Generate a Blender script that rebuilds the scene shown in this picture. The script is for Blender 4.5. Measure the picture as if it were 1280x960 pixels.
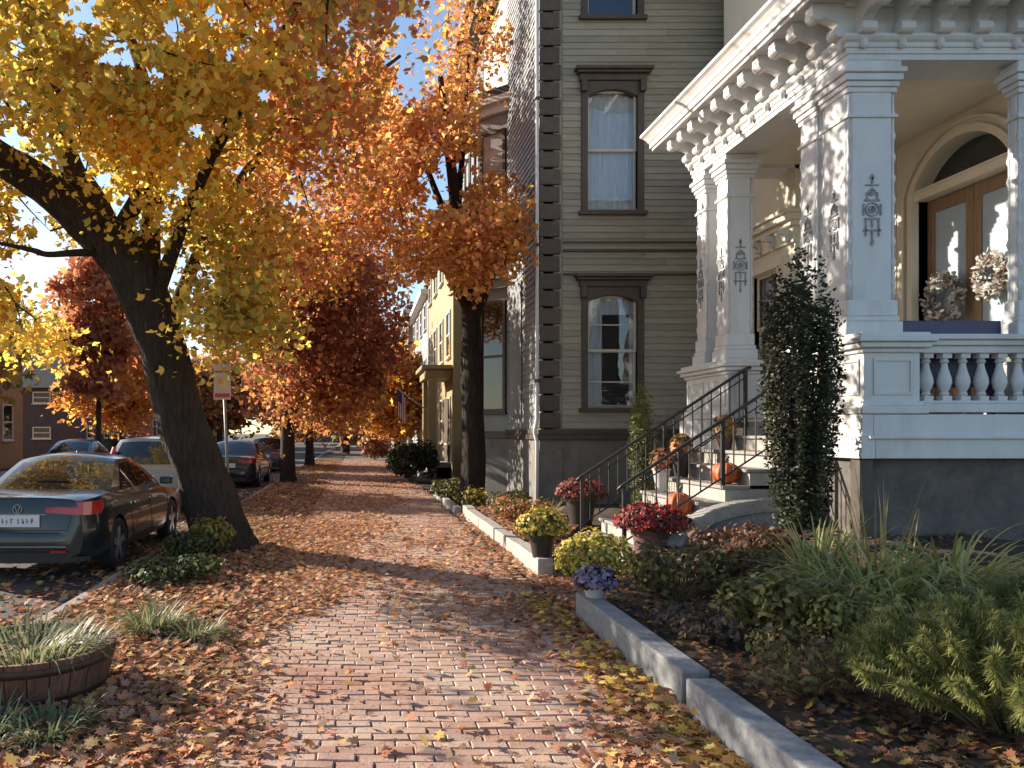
import bpy, bmesh, math, random
import numpy as np
from mathutils import Vector, Matrix

# ------------------------------------------------------------------ clear
for o in list(bpy.data.objects): bpy.data.objects.remove(o)
scene = bpy.context.scene
COL = scene.collection
R = math.radians
PI = math.pi
random.seed(7)

# ------------------------------------------------------------------ camera
F_PX, CX, CY, EYE = 960.0, 450.0, 540.0, 1.65      # pixels of the 1280 wide photograph
cam_d = bpy.data.cameras.new('camera')
cam = bpy.data.objects.new('camera', cam_d); COL.objects.link(cam)
cam.location = (0, 0, EYE); cam.rotation_euler = (R(90), 0, 0)
cam_d.sensor_width = 36; cam_d.lens = 36 * F_PX / 1280
cam_d.shift_x = (640 - CX) / 1280; cam_d.shift_y = (CY - 480) / 1280
cam_d.clip_end = 1500; cam_d.clip_start = 0.05
scene.camera = cam

# ------------------------------------------------------------------ sky and sun
SUN_AZ, SUN_EL = R(-58), R(22)                      # azimuth from +Y, negative is to the left
world = bpy.data.worlds.new('World'); scene.world = world; world.use_nodes = True
wn = world.node_tree.nodes; wl = world.node_tree.links
sky = wn.new('ShaderNodeTexSky'); sky.sky_type = 'NISHITA'; sky.sun_disc = False
sky.sun_elevation = SUN_EL; sky.sun_rotation = SUN_AZ
sky.air_density = 1.0; sky.dust_density = 0.5; sky.ozone_density = 1.4
bg = wn['Background']; bg.inputs['Strength'].default_value = 0.1
wl.new(sky.outputs[0], bg.inputs['Color'])
sun_d = bpy.data.lights.new('sun', 'SUN'); sun_d.energy = 5.0; sun_d.angle = R(0.5); sun_d.color = (1.0, 0.89, 0.74)
sun = bpy.data.objects.new('sun', sun_d); COL.objects.link(sun)
sdir = Vector((math.sin(SUN_AZ) * math.cos(SUN_EL), math.cos(SUN_AZ) * math.cos(SUN_EL), math.sin(SUN_EL)))
sun.rotation_euler = sdir.to_track_quat('Z', 'Y').to_euler(); sun.location = (-20, 30, 30)
scene.view_settings.view_transform = 'Standard'
scene.view_settings.look = 'None'
scene.view_settings.exposure = 1.22
scene.view_settings.gamma = 1.0
scene.view_settings.use_curve_mapping = False

# ------------------------------------------------------------------ materials
def new_mat(name):
    m = bpy.data.materials.new(name); m.use_nodes = True
    nt = m.node_tree; nt.nodes.clear()
    out = nt.nodes.new('ShaderNodeOutputMaterial')
    return m, nt, out
def N(nt, t, **kw):
    n = nt.nodes.new(t)
    for k, v in kw.items():
        if k in n.inputs: n.inputs[k].default_value = v
        else: setattr(n, k, v)
    return n
def c4(c): return (c[0], c[1], c[2], 1.0)
def pmat(name, c1, c2=None, scale=6.0, rough=0.6, bump=0.0, bscale=40.0, metal=0.0, spec=0.5, stretch=(1, 1, 1),
         detail=6.0, vary=0.0, coat=0.0, dirt=None, dirt_amt=0.45):
    """two colours mixed by noise, fine bump, optional per-object brightness and dirt patches"""
    m, nt, out = new_mat(name); L = nt.links
    b = N(nt, 'ShaderNodeBsdfPrincipled', Roughness=rough, Metallic=metal)
    b.inputs['Specular IOR Level'].default_value = spec
    b.inputs['Coat Weight'].default_value = coat; b.inputs['Coat Roughness'].default_value = 0.06
    tc = N(nt, 'ShaderNodeTexCoord'); mp = N(nt, 'ShaderNodeMapping'); mp.inputs['Scale'].default_value = stretch
    oi = N(nt, 'ShaderNodeObjectInfo'); addv = N(nt, 'ShaderNodeVectorMath', operation='ADD')
    mul = N(nt, 'ShaderNodeMath', operation='MULTIPLY'); mul.inputs[1].default_value = 37.0
    L.new(oi.outputs['Random'], mul.inputs[0]); L.new(tc.outputs['Object'], addv.inputs[0]); L.new(mul.outputs[0], addv.inputs[1])
    L.new(addv.outputs[0], mp.inputs[0])
    n1 = N(nt, 'ShaderNodeTexNoise', Scale=scale, Detail=detail, Roughness=0.62); L.new(mp.outputs[0], n1.inputs['Vector'])
    ramp = N(nt, 'ShaderNodeValToRGB'); ramp.color_ramp.elements[0].position = 0.34; ramp.color_ramp.elements[1].position = 0.68
    ramp.color_ramp.elements[0].color = c4(c1); ramp.color_ramp.elements[1].color = c4(c2 or c1)
    L.new(n1.outputs['Fac'], ramp.inputs[0]); col = ramp.outputs[0]
    if dirt:
        n3 = N(nt, 'ShaderNodeTexNoise', Scale=scale * 0.35, Detail=8.0, Roughness=0.7); L.new(mp.outputs[0], n3.inputs['Vector'])
        mr = N(nt, 'ShaderNodeMapRange'); mr.inputs[1].default_value = 0.5; mr.inputs[2].default_value = 0.75
        mr.inputs[4].default_value = dirt_amt; L.new(n3.outputs['Fac'], mr.inputs[0])
        mx = N(nt, 'ShaderNodeMix', data_type='RGBA'); L.new(mr.outputs[0], mx.inputs[0]); L.new(col, mx.inputs[6])
        mx.inputs[7].default_value = c4(dirt); col = mx.outputs[2]
    if vary:
        mr2 = N(nt, 'ShaderNodeMapRange'); mr2.inputs[3].default_value = 1 - vary; mr2.inputs[4].default_value = 1 + vary
        L.new(oi.outputs['Random'], mr2.inputs[0])
        hs = N(nt, 'ShaderNodeHueSaturation'); L.new(mr2.outputs[0], hs.inputs['Value']); L.new(col, hs.inputs['Color']); col = hs.outputs[0]
    L.new(col, b.inputs['Base Color'])
    if bump:
        n2 = N(nt, 'ShaderNodeTexNoise', Scale=bscale, Detail=8.0, Roughness=0.65); L.new(mp.outputs[0], n2.inputs['Vector'])
        bp = N(nt, 'ShaderNodeBump', Strength=bump, Distance=0.02); L.new(n2.outputs['Fac'], bp.inputs['Height'])
        L.new(bp.outputs[0], b.inputs['Normal'])
    L.new(b.outputs[0], out.inputs[0])
    return m
def leaf_mat(name, trans=0.5, rough=0.55, gain=1.0):
    """colour from the point attribute 'col', half of the light passes through"""
    m, nt, out = new_mat(name); L = nt.links
    at = N(nt, 'ShaderNodeAttribute', attribute_name='col')
    b = N(nt, 'ShaderNodeBsdfPrincipled', Roughness=rough); b.inputs['Specular IOR Level'].default_value = 0.3
    t = N(nt, 'ShaderNodeBsdfTranslucent'); mx = N(nt, 'ShaderNodeMixShader'); mx.inputs[0].default_value = trans
    hs = N(nt, 'ShaderNodeHueSaturation'); hs.inputs['Saturation'].default_value = 1.0; hs.inputs['Value'].default_value = gain
    h2 = N(nt, 'ShaderNodeHueSaturation'); h2.inputs['Saturation'].default_value = 0.96; L.new(at.outputs['Color'], h2.inputs['Color'])
    L.new(h2.outputs[0], b.inputs['Base Color']); L.new(at.outputs['Color'], hs.inputs['Color']); L.new(hs.outputs[0], t.inputs['Color'])
    L.new(b.outputs[0], mx.inputs[1]); L.new(t.outputs[0], mx.inputs[2]); L.new(mx.outputs[0], out.inputs[0])
    return m
def glass_mat(name, tint=(0.9, 0.95, 1.0), refl=0.06):
    m, nt, out = new_mat(name); L = nt.links
    tr = N(nt, 'ShaderNodeBsdfTransparent'); tr.inputs[0].default_value = c4(tint)
    gl = N(nt, 'ShaderNodeBsdfGlossy', Roughness=0.02)
    n = N(nt, 'ShaderNodeTexNoise', Scale=1.6, Detail=2.0); tc = N(nt, 'ShaderNodeTexCoord'); L.new(tc.outputs['Object'], n.inputs['Vector'])
    bp = N(nt, 'ShaderNodeBump', Strength=0.12, Distance=0.05); L.new(n.outputs['Fac'], bp.inputs['Height']); L.new(bp.outputs[0], gl.inputs['Normal'])
    ge = N(nt, 'ShaderNodeNewGeometry'); dt = N(nt, 'ShaderNodeVectorMath', operation='DOT_PRODUCT'); L.new(ge.outputs['Normal'], dt.inputs[0]); L.new(ge.outputs['Incoming'], dt.inputs[1])
    ab = N(nt, 'ShaderNodeMath', operation='ABSOLUTE'); L.new(dt.outputs['Value'], ab.inputs[0])
    om = N(nt, 'ShaderNodeMath', operation='SUBTRACT'); om.inputs[0].default_value = 1.0; L.new(ab.outputs[0], om.inputs[1])
    pw = N(nt, 'ShaderNodeMath', operation='POWER'); pw.inputs[1].default_value = 5.0; L.new(om.outputs[0], pw.inputs[0])
    ad = N(nt, 'ShaderNodeMath', operation='MULTIPLY_ADD'); ad.inputs[1].default_value = 0.9; ad.inputs[2].default_value = refl; L.new(pw.outputs[0], ad.inputs[0])
    mx = N(nt, 'ShaderNodeMixShader'); L.new(ad.outputs[0], mx.inputs[0]); L.new(tr.outputs[0], mx.inputs[1]); L.new(gl.outputs[0], mx.inputs[2])
    L.new(mx.outputs[0], out.inputs[0]); return m
def brick_mat():
    m, nt, out = new_mat('paver_brick'); L = nt.links
    b = N(nt, 'ShaderNodeBsdfPrincipled', Roughness=0.8); b.inputs['Specular IOR Level'].default_value = 0.3
    oi = N(nt, 'ShaderNodeObjectInfo'); ge = N(nt, 'ShaderNodeNewGeometry'); ad = N(nt, 'ShaderNodeMath', operation='ADD'); fr = N(nt, 'ShaderNodeMath', operation='FRACT')
    L.new(oi.outputs['Random'], ad.inputs[0]); L.new(ge.outputs['Random Per Island'], ad.inputs[1]); L.new(ad.outputs[0], fr.inputs[0])
    ramp = N(nt, 'ShaderNodeValToRGB'); e = ramp.color_ramp.elements
    e[0].position = 0; e[0].color = (0.34, 0.17, 0.12, 1); e[1].position = 1; e[1].color = (0.43, 0.27, 0.2, 1)
    for p, c in ((0.3, (0.39, 0.22, 0.16)), (0.55, (0.45, 0.27, 0.2)), (0.8, (0.33, 0.19, 0.155))):
        k = e.new(p); k.color = c4(c)
    L.new(fr.outputs[0], ramp.inputs[0])
    n = N(nt, 'ShaderNodeTexNoise', Scale=9.0, Detail=9.0, Roughness=0.7); L.new(ge.outputs['Position'], n.inputs['Vector'])
    mr = N(nt, 'ShaderNodeMapRange'); mr.inputs[1].default_value = 0.3; mr.inputs[2].default_value = 0.75; mr.inputs[3].default_value = 0.72; mr.inputs[4].default_value = 1.25
    L.new(n.outputs['Fac'], mr.inputs[0])
    mx = N(nt, 'ShaderNodeMix', data_type='RGBA', blend_type='MULTIPLY'); mx.inputs[0].default_value = 1.0
    L.new(ramp.outputs[0], mx.inputs[6]); L.new(mr.outputs[0], mx.inputs[7])
    n4 = N(nt, 'ShaderNodeTexNoise', Scale=1.1, Detail=5.0); L.new(ge.outputs['Position'], n4.inputs['Vector'])
    mr4 = N(nt, 'ShaderNodeMapRange'); mr4.inputs[1].default_value = 0.36; mr4.inputs[2].default_value = 0.7; mr4.inputs[4].default_value = 0.8
    L.new(n4.outputs['Fac'], mr4.inputs[0])
    mx2 = N(nt, 'ShaderNodeMix', data_type='RGBA'); L.new(mr4.outputs[0], mx2.inputs[0]); L.new(mx.outputs[2], mx2.inputs[6]); mx2.inputs[7].default_value = (0.50, 0.39, 0.305, 1)
    L.new(mx2.outputs[2], b.inputs['Base Color'])
    n2 = N(nt, 'ShaderNodeTexNoise', Scale=70.0, Detail=6.0); L.new(ge.outputs['Position'], n2.inputs['Vector'])
    bp = N(nt, 'ShaderNodeBump', Strength=0.45, Distance=0.01); L.new(n2.outputs['Fac'], bp.inputs['Height']); L.new(bp.outputs[0], b.inputs['Normal'])
    L.new(b.outputs[0], out.inputs[0]); return m
def bark_mat(name, c1, c2):
    m, nt, out = new_mat(name); L = nt.links
    b = N(nt, 'ShaderNodeBsdfPrincipled', Roughness=0.9); b.inputs['Specular IOR Level'].default_value = 0.2
    tc = N(nt, 'ShaderNodeTexCoord'); mp = N(nt, 'ShaderNodeMapping'); mp.inputs['Scale'].default_value = (9, 9, 1.6); L.new(tc.outputs['Object'], mp.inputs[0])
    n = N(nt, 'ShaderNodeTexNoise', Scale=2.2, Detail=9.0, Roughness=0.7, Distortion=0.6); L.new(mp.outputs[0], n.inputs['Vector'])
    v = N(nt, 'ShaderNodeTexVoronoi', Scale=2.0, feature='DISTANCE_TO_EDGE'); L.new(mp.outputs[0], v.inputs['Vector'])
    ramp = N(nt, 'ShaderNodeValToRGB'); ramp.color_ramp.elements[0].color = c4(c1); ramp.color_ramp.elements[1].color = c4(c2)
    ramp.color_ramp.elements[0].position = 0.35; ramp.color_ramp.elements[1].position = 0.7
    L.new(n.outputs['Fac'], ramp.inputs[0]); L.new(ramp.outputs[0], b.inputs['Base Color'])
    ad = N(nt, 'ShaderNodeMath', operation='MULTIPLY_ADD'); ad.inputs[1].default_value = 1.2; L.new(v.outputs['Distance'], ad.inputs[0]); L.new(n.outputs['Fac'], ad.inputs[2])
    bp = N(nt, 'ShaderNodeBump', Strength=0.9, Distance=0.05); L.new(ad.outputs[0], bp.inputs['Height']); L.new(bp.outputs[0], b.inputs['Normal'])
    L.new(b.outputs[0], out.inputs[0]); return m

M = {}
M['white'] = pmat('white_house_paint', (0.57, 0.58, 0.585), (0.63, 0.635, 0.63), 3.0, 0.55, 0.18, 22, stretch=(2, 2, .6), dirt=(0.40, 0.37, 0.32), dirt_amt=0.5)
M['cream'] = pmat('cream_house_paint', (0.68, 0.62, 0.50), (0.74, 0.68, 0.56), 3.0, 0.55, 0.08, 25, dirt=(0.5, 0.44, 0.34))
M['ornament'] = pmat('carving_shadow_grey', (0.15, 0.16, 0.19), (0.36, 0.37, 0.40), 40, 0.6)  # dark grey paints in the shadow of the carved grooves
M['foundation'] = pmat('painted_brick_foundation', (0.075, 0.068, 0.066), (0.135, 0.118, 0.11), 5.0, 0.85, 0.7, 9, dirt=(0.19, 0.145, 0.12), dirt_amt=.7)
M['green'] = pmat('olive_clapboard_paint', (0.265, 0.25, 0.195), (0.315, 0.30, 0.24), 2.5, 0.55, 0.16, 22, stretch=(1, 1, 4), vary=0.14, dirt=(0.18, 0.16, 0.125), dirt_amt=.6)
M['greyblue'] = pmat('grey_bay_paint', (0.20, 0.215, 0.225), (0.24, 0.255, 0.26), 2.5, 0.5, 0.06, 30, dirt=(0.17, 0.17, 0.16))
M['brown'] = pmat('dark_brown_trim_paint', (0.050, 0.036, 0.028), (0.075, 0.055, 0.042), 8, 0.5, 0.06, 40)
M['quoin'] = pmat('brown_quoin_paint', (0.065, 0.050, 0.040), (0.095, 0.075, 0.058), 8, 0.6, 0.1, 40, vary=0.15)
M['grey_found'] = pmat('grey_rendered_foundation', (0.13, 0.125, 0.115), (0.19, 0.18, 0.165), 4, 0.8, 0.35, 20)
M['sash'] = pmat('cream_sash_paint', (0.50, 0.46, 0.40), (0.58, 0.54, 0.47), 8, 0.5)
M['curtain'] = pmat('pale_curtain', (0.42, 0.40, 0.36), (0.62, 0.60, 0.56), 5, 0.9, 0.4, 12, stretch=(4, 4, 0.5))
M['lace'] = pmat('white_lace_curtain', (0.62, 0.60, 0.56), (0.75, 0.73, 0.70), 30, 0.9, 0.3, 60)
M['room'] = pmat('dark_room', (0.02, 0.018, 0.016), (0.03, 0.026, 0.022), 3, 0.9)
M['glass'] = glass_mat('window_glass')
M['darkglass'] = pmat('tinted_glass', (0.012, 0.016, 0.018), None, 3, 0.03, spec=1.0)
M['yellow'] = pmat('yellow_house_paint', (0.27, 0.20, 0.085), (0.32, 0.24, 0.11), 3, 0.6, 0.06)
M['granite'] = pmat('granite', (0.19, 0.195, 0.205), (0.30, 0.30, 0.30), 22, 0.75, 0.5, 28, vary=0.12, detail=10, dirt=(0.16, 0.14, 0.12))
M['palestone'] = pmat('pale_stone', (0.27, 0.255, 0.23), (0.40, 0.38, 0.345), 14, 0.8, 0.5, 24, vary=0.08, dirt=(0.22, 0.18, 0.14))
M['mortar'] = pmat('sandy_joint', (0.10, 0.078, 0.06), (0.17, 0.13, 0.10), 12, 0.95, 0.5, 60)
M['paver'] = brick_mat()
M['asphalt'] = pmat('asphalt', (0.04, 0.04, 0.042), (0.062, 0.06, 0.058), 14, 0.85, 0.6, 90, dirt=(0.085, 0.078, 0.07))
M['soil'] = pmat('dark_soil', (0.035, 0.025, 0.018), (0.085, 0.06, 0.042), 7, 0.95, 0.9, 30)
M['earth'] = pmat('earth', (0.05, 0.042, 0.026), (0.085, 0.07, 0.04), 0.6, 0.95, 0.6, 10)
M['iron'] = pmat('black_iron', (0.012, 0.012, 0.013), (0.022, 0.021, 0.021), 20, 0.45, 0.1, 60)
M['bark'] = bark_mat('maple_bark', (0.026, 0.019, 0.016), (0.078, 0.056, 0.044))
M['bark2'] = bark_mat('grey_bark', (0.035, 0.028, 0.024), (0.09, 0.07, 0.058))
M['bark3'] = bark_mat('dark_ridged_bark', (0.014, 0.010, 0.009), (0.05, 0.036, 0.03))
M['leaf'] = leaf_mat('autumn_leaf', 0.62, 0.5, 1.3)
M['litter'] = leaf_mat('fallen_leaf', 0.3, 0.75)
M['green_leaf'] = leaf_mat('garden_leaf', 0.35, 0.5)
M['petal'] = leaf_mat('petal', 0.3, 0.6)
M['barrel'] = pmat('weathered_barrel_wood', (0.085, 0.035, 0.022), (0.17, 0.08, 0.05), 6, 0.7, 0.5, 20, stretch=(6, 6, 0.6), vary=0.2)
M['hoop'] = pmat('rusty_hoop', (0.05, 0.032, 0.026), (0.10, 0.055, 0.04), 12, 0.6, 0.2, 40, metal=0.5)
M['pot_dark'] = pmat('dark_plastic_pot', (0.018, 0.016, 0.015), (0.03, 0.026, 0.024), 8, 0.5)
M['pot_pale'] = pmat('pale_ceramic_pot', (0.48, 0.45, 0.41), (0.58, 0.55, 0.5), 8, 0.5, 0.1)
M['pot_clay'] = pmat('plum_ceramic_pot', (0.10, 0.05, 0.055), (0.15, 0.08, 0.08), 8, 0.5, 0.1)
M['pumpkin'] = pmat('pumpkin_skin', (0.46, 0.075, 0.018), (0.56, 0.13, 0.03), 6, 0.55, 0.35, 14, dirt=(.30, .10, .04))
M['stem'] = pmat('dry_stem', (0.13, 0.11, 0.05), (0.2, 0.16, 0.08), 10, 0.8)
M['navy'] = pmat('navy_paint', (0.012, 0.016, 0.075), (0.018, 0.024, 0.10), 6, 0.4)
M['doorwood'] = pmat('varnished_door', (0.20, 0.115, 0.06), (0.30, 0.19, 0.11), 5, 0.4, 0.08, 20, stretch=(5, 5, 0.6))
M['roof'] = pmat('dark_roofing', (0.035, 0.033, 0.035), (0.06, 0.055, 0.055), 10, 0.85, 0.4, 40)
M['step'] = pmat('painted_step', (0.27, 0.255, 0.23), (0.36, 0.34, 0.31), 6, 0.65, 0.15, 30, dirt=(0.3, 0.24, 0.18))
M['tread'] = pmat('grey_tread', (0.20, 0.19, 0.185), (0.27, 0.26, 0.25), 6, 0.6, 0.15, 30, dirt=(0.14, 0.11, 0.09))
M['tyre'] = pmat('tyre_rubber', (0.014, 0.014, 0.014), (0.024, 0.023, 0.022), 20, 0.8, 0.2, 60)
M['alloy'] = pmat('alloy', (0.38, 0.38, 0.39), (0.48, 0.48, 0.49), 12, 0.3, metal=0.8)
M['chrome'] = pmat('chrome', (0.65, 0.65, 0.66), None, 8, 0.12, metal=1.0)
M['blackplastic'] = pmat('black_plastic', (0.014, 0.014, 0.015), (0.02, 0.02, 0.02), 20, 0.55)
M['tail'] = pmat('tail_lamp', (0.36, 0.008, 0.012), (0.52, 0.02, 0.02), 30, 0.1, coat=0.6)
M['plate'] = pmat('number_plate', (0.62, 0.62, 0.63), (0.68, 0.68, 0.68), 10, 0.4)
M['plateink'] = pmat('plate_ink', (0.22, 0.10, 0.20), None, 10, 0.5)
M['sign'] = pmat('sign_sheet', (0.50, 0.36, 0.28), (0.56, 0.42, 0.33), 10, 0.5)
M['signred'] = pmat('sign_red', (0.40, 0.05, 0.04), None, 10, 0.5)
M['steel'] = pmat('galvanised_post', (0.16, 0.15, 0.14), (0.24, 0.22, 0.2), 14, 0.45, metal=0.7)
M['flagred'] = pmat('flag_red', (0.46, 0.03, 0.04), None, 10, 0.7)
M['flagwhite'] = pmat('flag_white', (0.7, 0.68, 0.66), None, 10, 0.7)
M['flagblue'] = pmat('flag_blue', (0.03, 0.04, 0.16), None, 10, 0.7)
M['dry'] = pmat('dried_twigs', (0.40, 0.36, 0.30), (0.62, 0.58, 0.52), 30, 0.85)
M['houseA'] = pmat('plum_brick_far', (0.075, 0.055, 0.06), (0.11, 0.08, 0.08), 3, 0.85, 0.2)
M['houseB'] = pmat('rose_brick_far', (0.24, 0.12, 0.09), (0.30, 0.16, 0.12), 3, 0.85, 0.2)
M['houseC'] = pmat('tan_paint_far', (0.24, 0.18, 0.12), (0.30, 0.23, 0.16), 3, 0.7, 0.1)
M['houseD'] = pmat('grey_paint_far', (0.24, 0.24, 0.24), (0.32, 0.32, 0.31), 3, 0.7, 0.1)
def paint(name, c, c2=None):
    return pmat(name, c, c2 or c, 4, 0.28, 0.0, metal=0.35, coat=0.9, dirt=(c[0] * .7 + .03, c[1] * .7 + .025, c[2] * .7 + .02), dirt_amt=0.3)

# ------------------------------------------------------------------ mesh helpers
def wloc(o):
    v = Vector((0, 0, 0))
    while o is not None: v += o.location; o = o.parent
    return v
class MB:
    def __init__(s): s.v = []; s.f = []
    def quad(s, a, b, c, d):
        i = len(s.v); s.v += [a, b, c, d]; s.f.append((i, i + 1, i + 2, i + 3))
    def box(s, x0, x1, y0, y1, z0, z1):
        if x0 > x1: x0, x1 = x1, x0
        if y0 > y1: y0, y1 = y1, y0
        if z0 > z1: z0, z1 = z1, z0
        i = len(s.v)
        s.v += [(x0, y0, z0), (x1, y0, z0), (x1, y1, z0), (x0, y1, z0), (x0, y0, z1), (x1, y0, z1), (x1, y1, z1), (x0, y1, z1)]
        s.f += [(i, i + 3, i + 2, i + 1), (i + 4, i + 5, i + 6, i + 7), (i, i + 1, i + 5, i + 4), (i + 1, i + 2, i + 6, i + 5), (i + 2, i + 3, i + 7, i + 6), (i + 3, i, i + 4, i + 7)]
        return s
    def xbox(s, T, a0, a1, b0, b1, c0, c1):
        """box in a local frame; T maps (a,b,c) to world"""
        i = len(s.v)
        for (a, b, c) in ((a0, b0, c0), (a1, b0, c0), (a1, b1, c0), (a0, b1, c0), (a0, b0, c1), (a1, b0, c1), (a1, b1, c1), (a0, b1, c1)):
            s.v.append(tuple(T(a, b, c)))
        s.f += [(i, i + 3, i + 2, i + 1), (i + 4, i + 5, i + 6, i + 7), (i, i + 1, i + 5, i + 4), (i + 1, i + 2, i + 6, i + 5), (i + 2, i + 3, i + 7, i + 6), (i + 3, i, i + 4, i + 7)]
        return s
    def prism(s, poly, T, c0, c1):
        """poly of (a,b) extruded in c; T maps (a,b,c) to world"""
        i = len(s.v); n = len(poly)
        for c in (c0, c1):
            for (a, b) in poly: s.v.append(tuple(T(a, b, c)))
        s.f.append(tuple(range(i + n - 1, i - 1, -1))); s.f.append(tuple(range(i + n, i + 2 * n)))
        for k in range(n):
            k2 = (k + 1) % n; s.f.append((i + k, i + k2, i + n + k2, i + n + k))
        return s
    def tube(s, pts, rad, n=8, cap=True):
        pts = [Vector(p) for p in pts]; i0 = len(s.v); m = len(pts)
        if not hasattr(rad, '__len__'): rad = [rad] * m
        up = Vector((0, 0, 1)); prev = None
        for k, p in enumerate(pts):
            d = (pts[min(k + 1, m - 1)] - pts[max(k - 1, 0)]).normalized()
            if prev is None:
                a = d.orthogonal().normalized()
            else:
                a = (prev - d * prev.dot(d))
                a = a.normalized() if a.length > 1e-6 else d.orthogonal().normalized()
            prev = a; b = d.cross(a)
            for j in range(n):
                t = 2 * PI * j / n; q = p + (a * math.cos(t) + b * math.sin(t)) * rad[k]; s.v.append(tuple(q))
        for k in range(m - 1):
            for j in range(n):
                j2 = (j + 1) % n; s.f.append((i0 + k * n + j, i0 + k * n + j2, i0 + (k + 1) * n + j2, i0 + (k + 1) * n + j))
        if cap:
            s.f.append(tuple(i0 + j for j in range(n - 1, -1, -1))); s.f.append(tuple(i0 + (m - 1) * n + j for j in range(n)))
        return s
    def lathe(s, prof, c=(0, 0, 0), n=16, lobes=0, lobe_amt=0.0):
        i0 = len(s.v); m = len(prof)
        for (r, z) in prof:
            for j in range(n):
                t = 2 * PI * j / n; rr = r * (1 + lobe_amt * (abs(math.cos(lobes * t / 2)) - 0.6)) if lobes else r
                s.v.append((c[0] + rr * math.cos(t), c[1] + rr * math.sin(t), c[2] + z))
        for k in range(m - 1):
            for j in range(n):
                j2 = (j + 1) % n; s.f.append((i0 + k * n + j, i0 + k * n + j2, i0 + (k + 1) * n + j2, i0 + (k + 1) * n + j))
        s.f.append(tuple(i0 + j for j in range(n - 1, -1, -1))); s.f.append(tuple(i0 + (m - 1) * n + j for j in range(n)))
        return s
    def mesh(s, name, mat, org=(0, 0, 0), smooth=False):
        me = bpy.data.meshes.new(name)
        o = org
        me.from_pydata([(v[0] - o[0], v[1] - o[1], v[2] - o[2]) for v in s.v], [], s.f)
        me.materials.append(mat)
        if smooth: me.shade_smooth()
        me.update(); return me
    def build(s, name, mat, parent=None, smooth=False, bevel=0.0, local=False, org=None):
        """world-space vertices become local to the parent (or to org)"""
        o0 = (0, 0, 0) if (local or (parent is None and org is None)) else tuple(org if org is not None else wloc(parent))
        me = s.mesh(name, mat, o0, smooth)
        ob = bpy.data.objects.new(name, me); COL.objects.link(ob)
        if parent is not None: ob.parent = parent
        elif org is not None: ob.location = org
        if bevel:
            b = ob.modifiers.new('bevel', 'BEVEL'); b.width = bevel; b.segments = 2; b.limit_method = 'ANGLE'; b.angle_limit = R(40)
        return ob
def smooth_by_angle(ob, deg=40):
    me = ob.data; me.shade_smooth()
    try: me.set_sharp_from_angle(angle=R(deg))
    except Exception: pass
def tag(o, label=None, cat=None, group=None, kind=None):
    if label: o['label'] = label
    if cat: o['category'] = cat
    if group: o['group'] = group
    if kind: o['kind'] = kind
    return o
def thing(name, label, cat, loc=(0, 0, 0), rz=0.0, group=None):
    o = bpy.data.objects.new(name, None); COL.objects.link(o); o.location = loc; o.rotation_euler = (0, 0, rz)
    o.empty_display_size = 0.2
    return tag(o, label, cat, group)
def copy_obj(src, parent, loc, rot=None, scale=None):
    c = src.copy(); COL.objects.link(c); c.parent = parent; c.location = loc
    if rot is not None: c.rotation_euler = rot
    if scale is not None: c.scale = scale
    return c
def P(px, py, Y):
    return Vector(((px - CX) * Y / F_PX, Y, EYE - (py - CY) * Y / F_PX))
def ss(a, b, x):
    t = np.clip((x - a) / (b - a), 0, 1); return t * t * (3 - 2 * t)

# ------------------------------------------------------------------ leaves by the thousand
_ml = [(0, -.42), (.10, -.12), (.46, -.30), (.40, .0), (.86, .20), (.46, .34), (.52, .66), (.20, .52), (0, 1.0)]
MAPLE = np.array(_ml + [(-x, y) for x, y in reversed(_ml[1:-1])])
_ml2 = [(0, -.4), (.5, -.22), (.8, .25), (.33, .38), (0, 1.0)]
MAPLE_S = np.array(_ml2 + [(-x, y) for x, y in reversed(_ml2[1:-1])])
OVAL = np.array([(0, -.5), (.26, -.15), (.28, .2), (0, .6), (-.28, .2), (-.26, -.15)])
LANCE = np.array([(0, -.5), (.11, 0), (0, .7), (-.11, 0)])
def frames(rng, nrm, spin=None):
    n = len(nrm); nrm = nrm / np.linalg.norm(nrm, axis=1, keepdims=True)
    r = rng.normal(size=(n, 3)) if spin is None else spin
    t = np.cross(nrm, r); t /= (np.linalg.norm(t, axis=1, keepdims=True) + 1e-9)
    b = np.cross(nrm, t); return t, b, nrm
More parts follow.
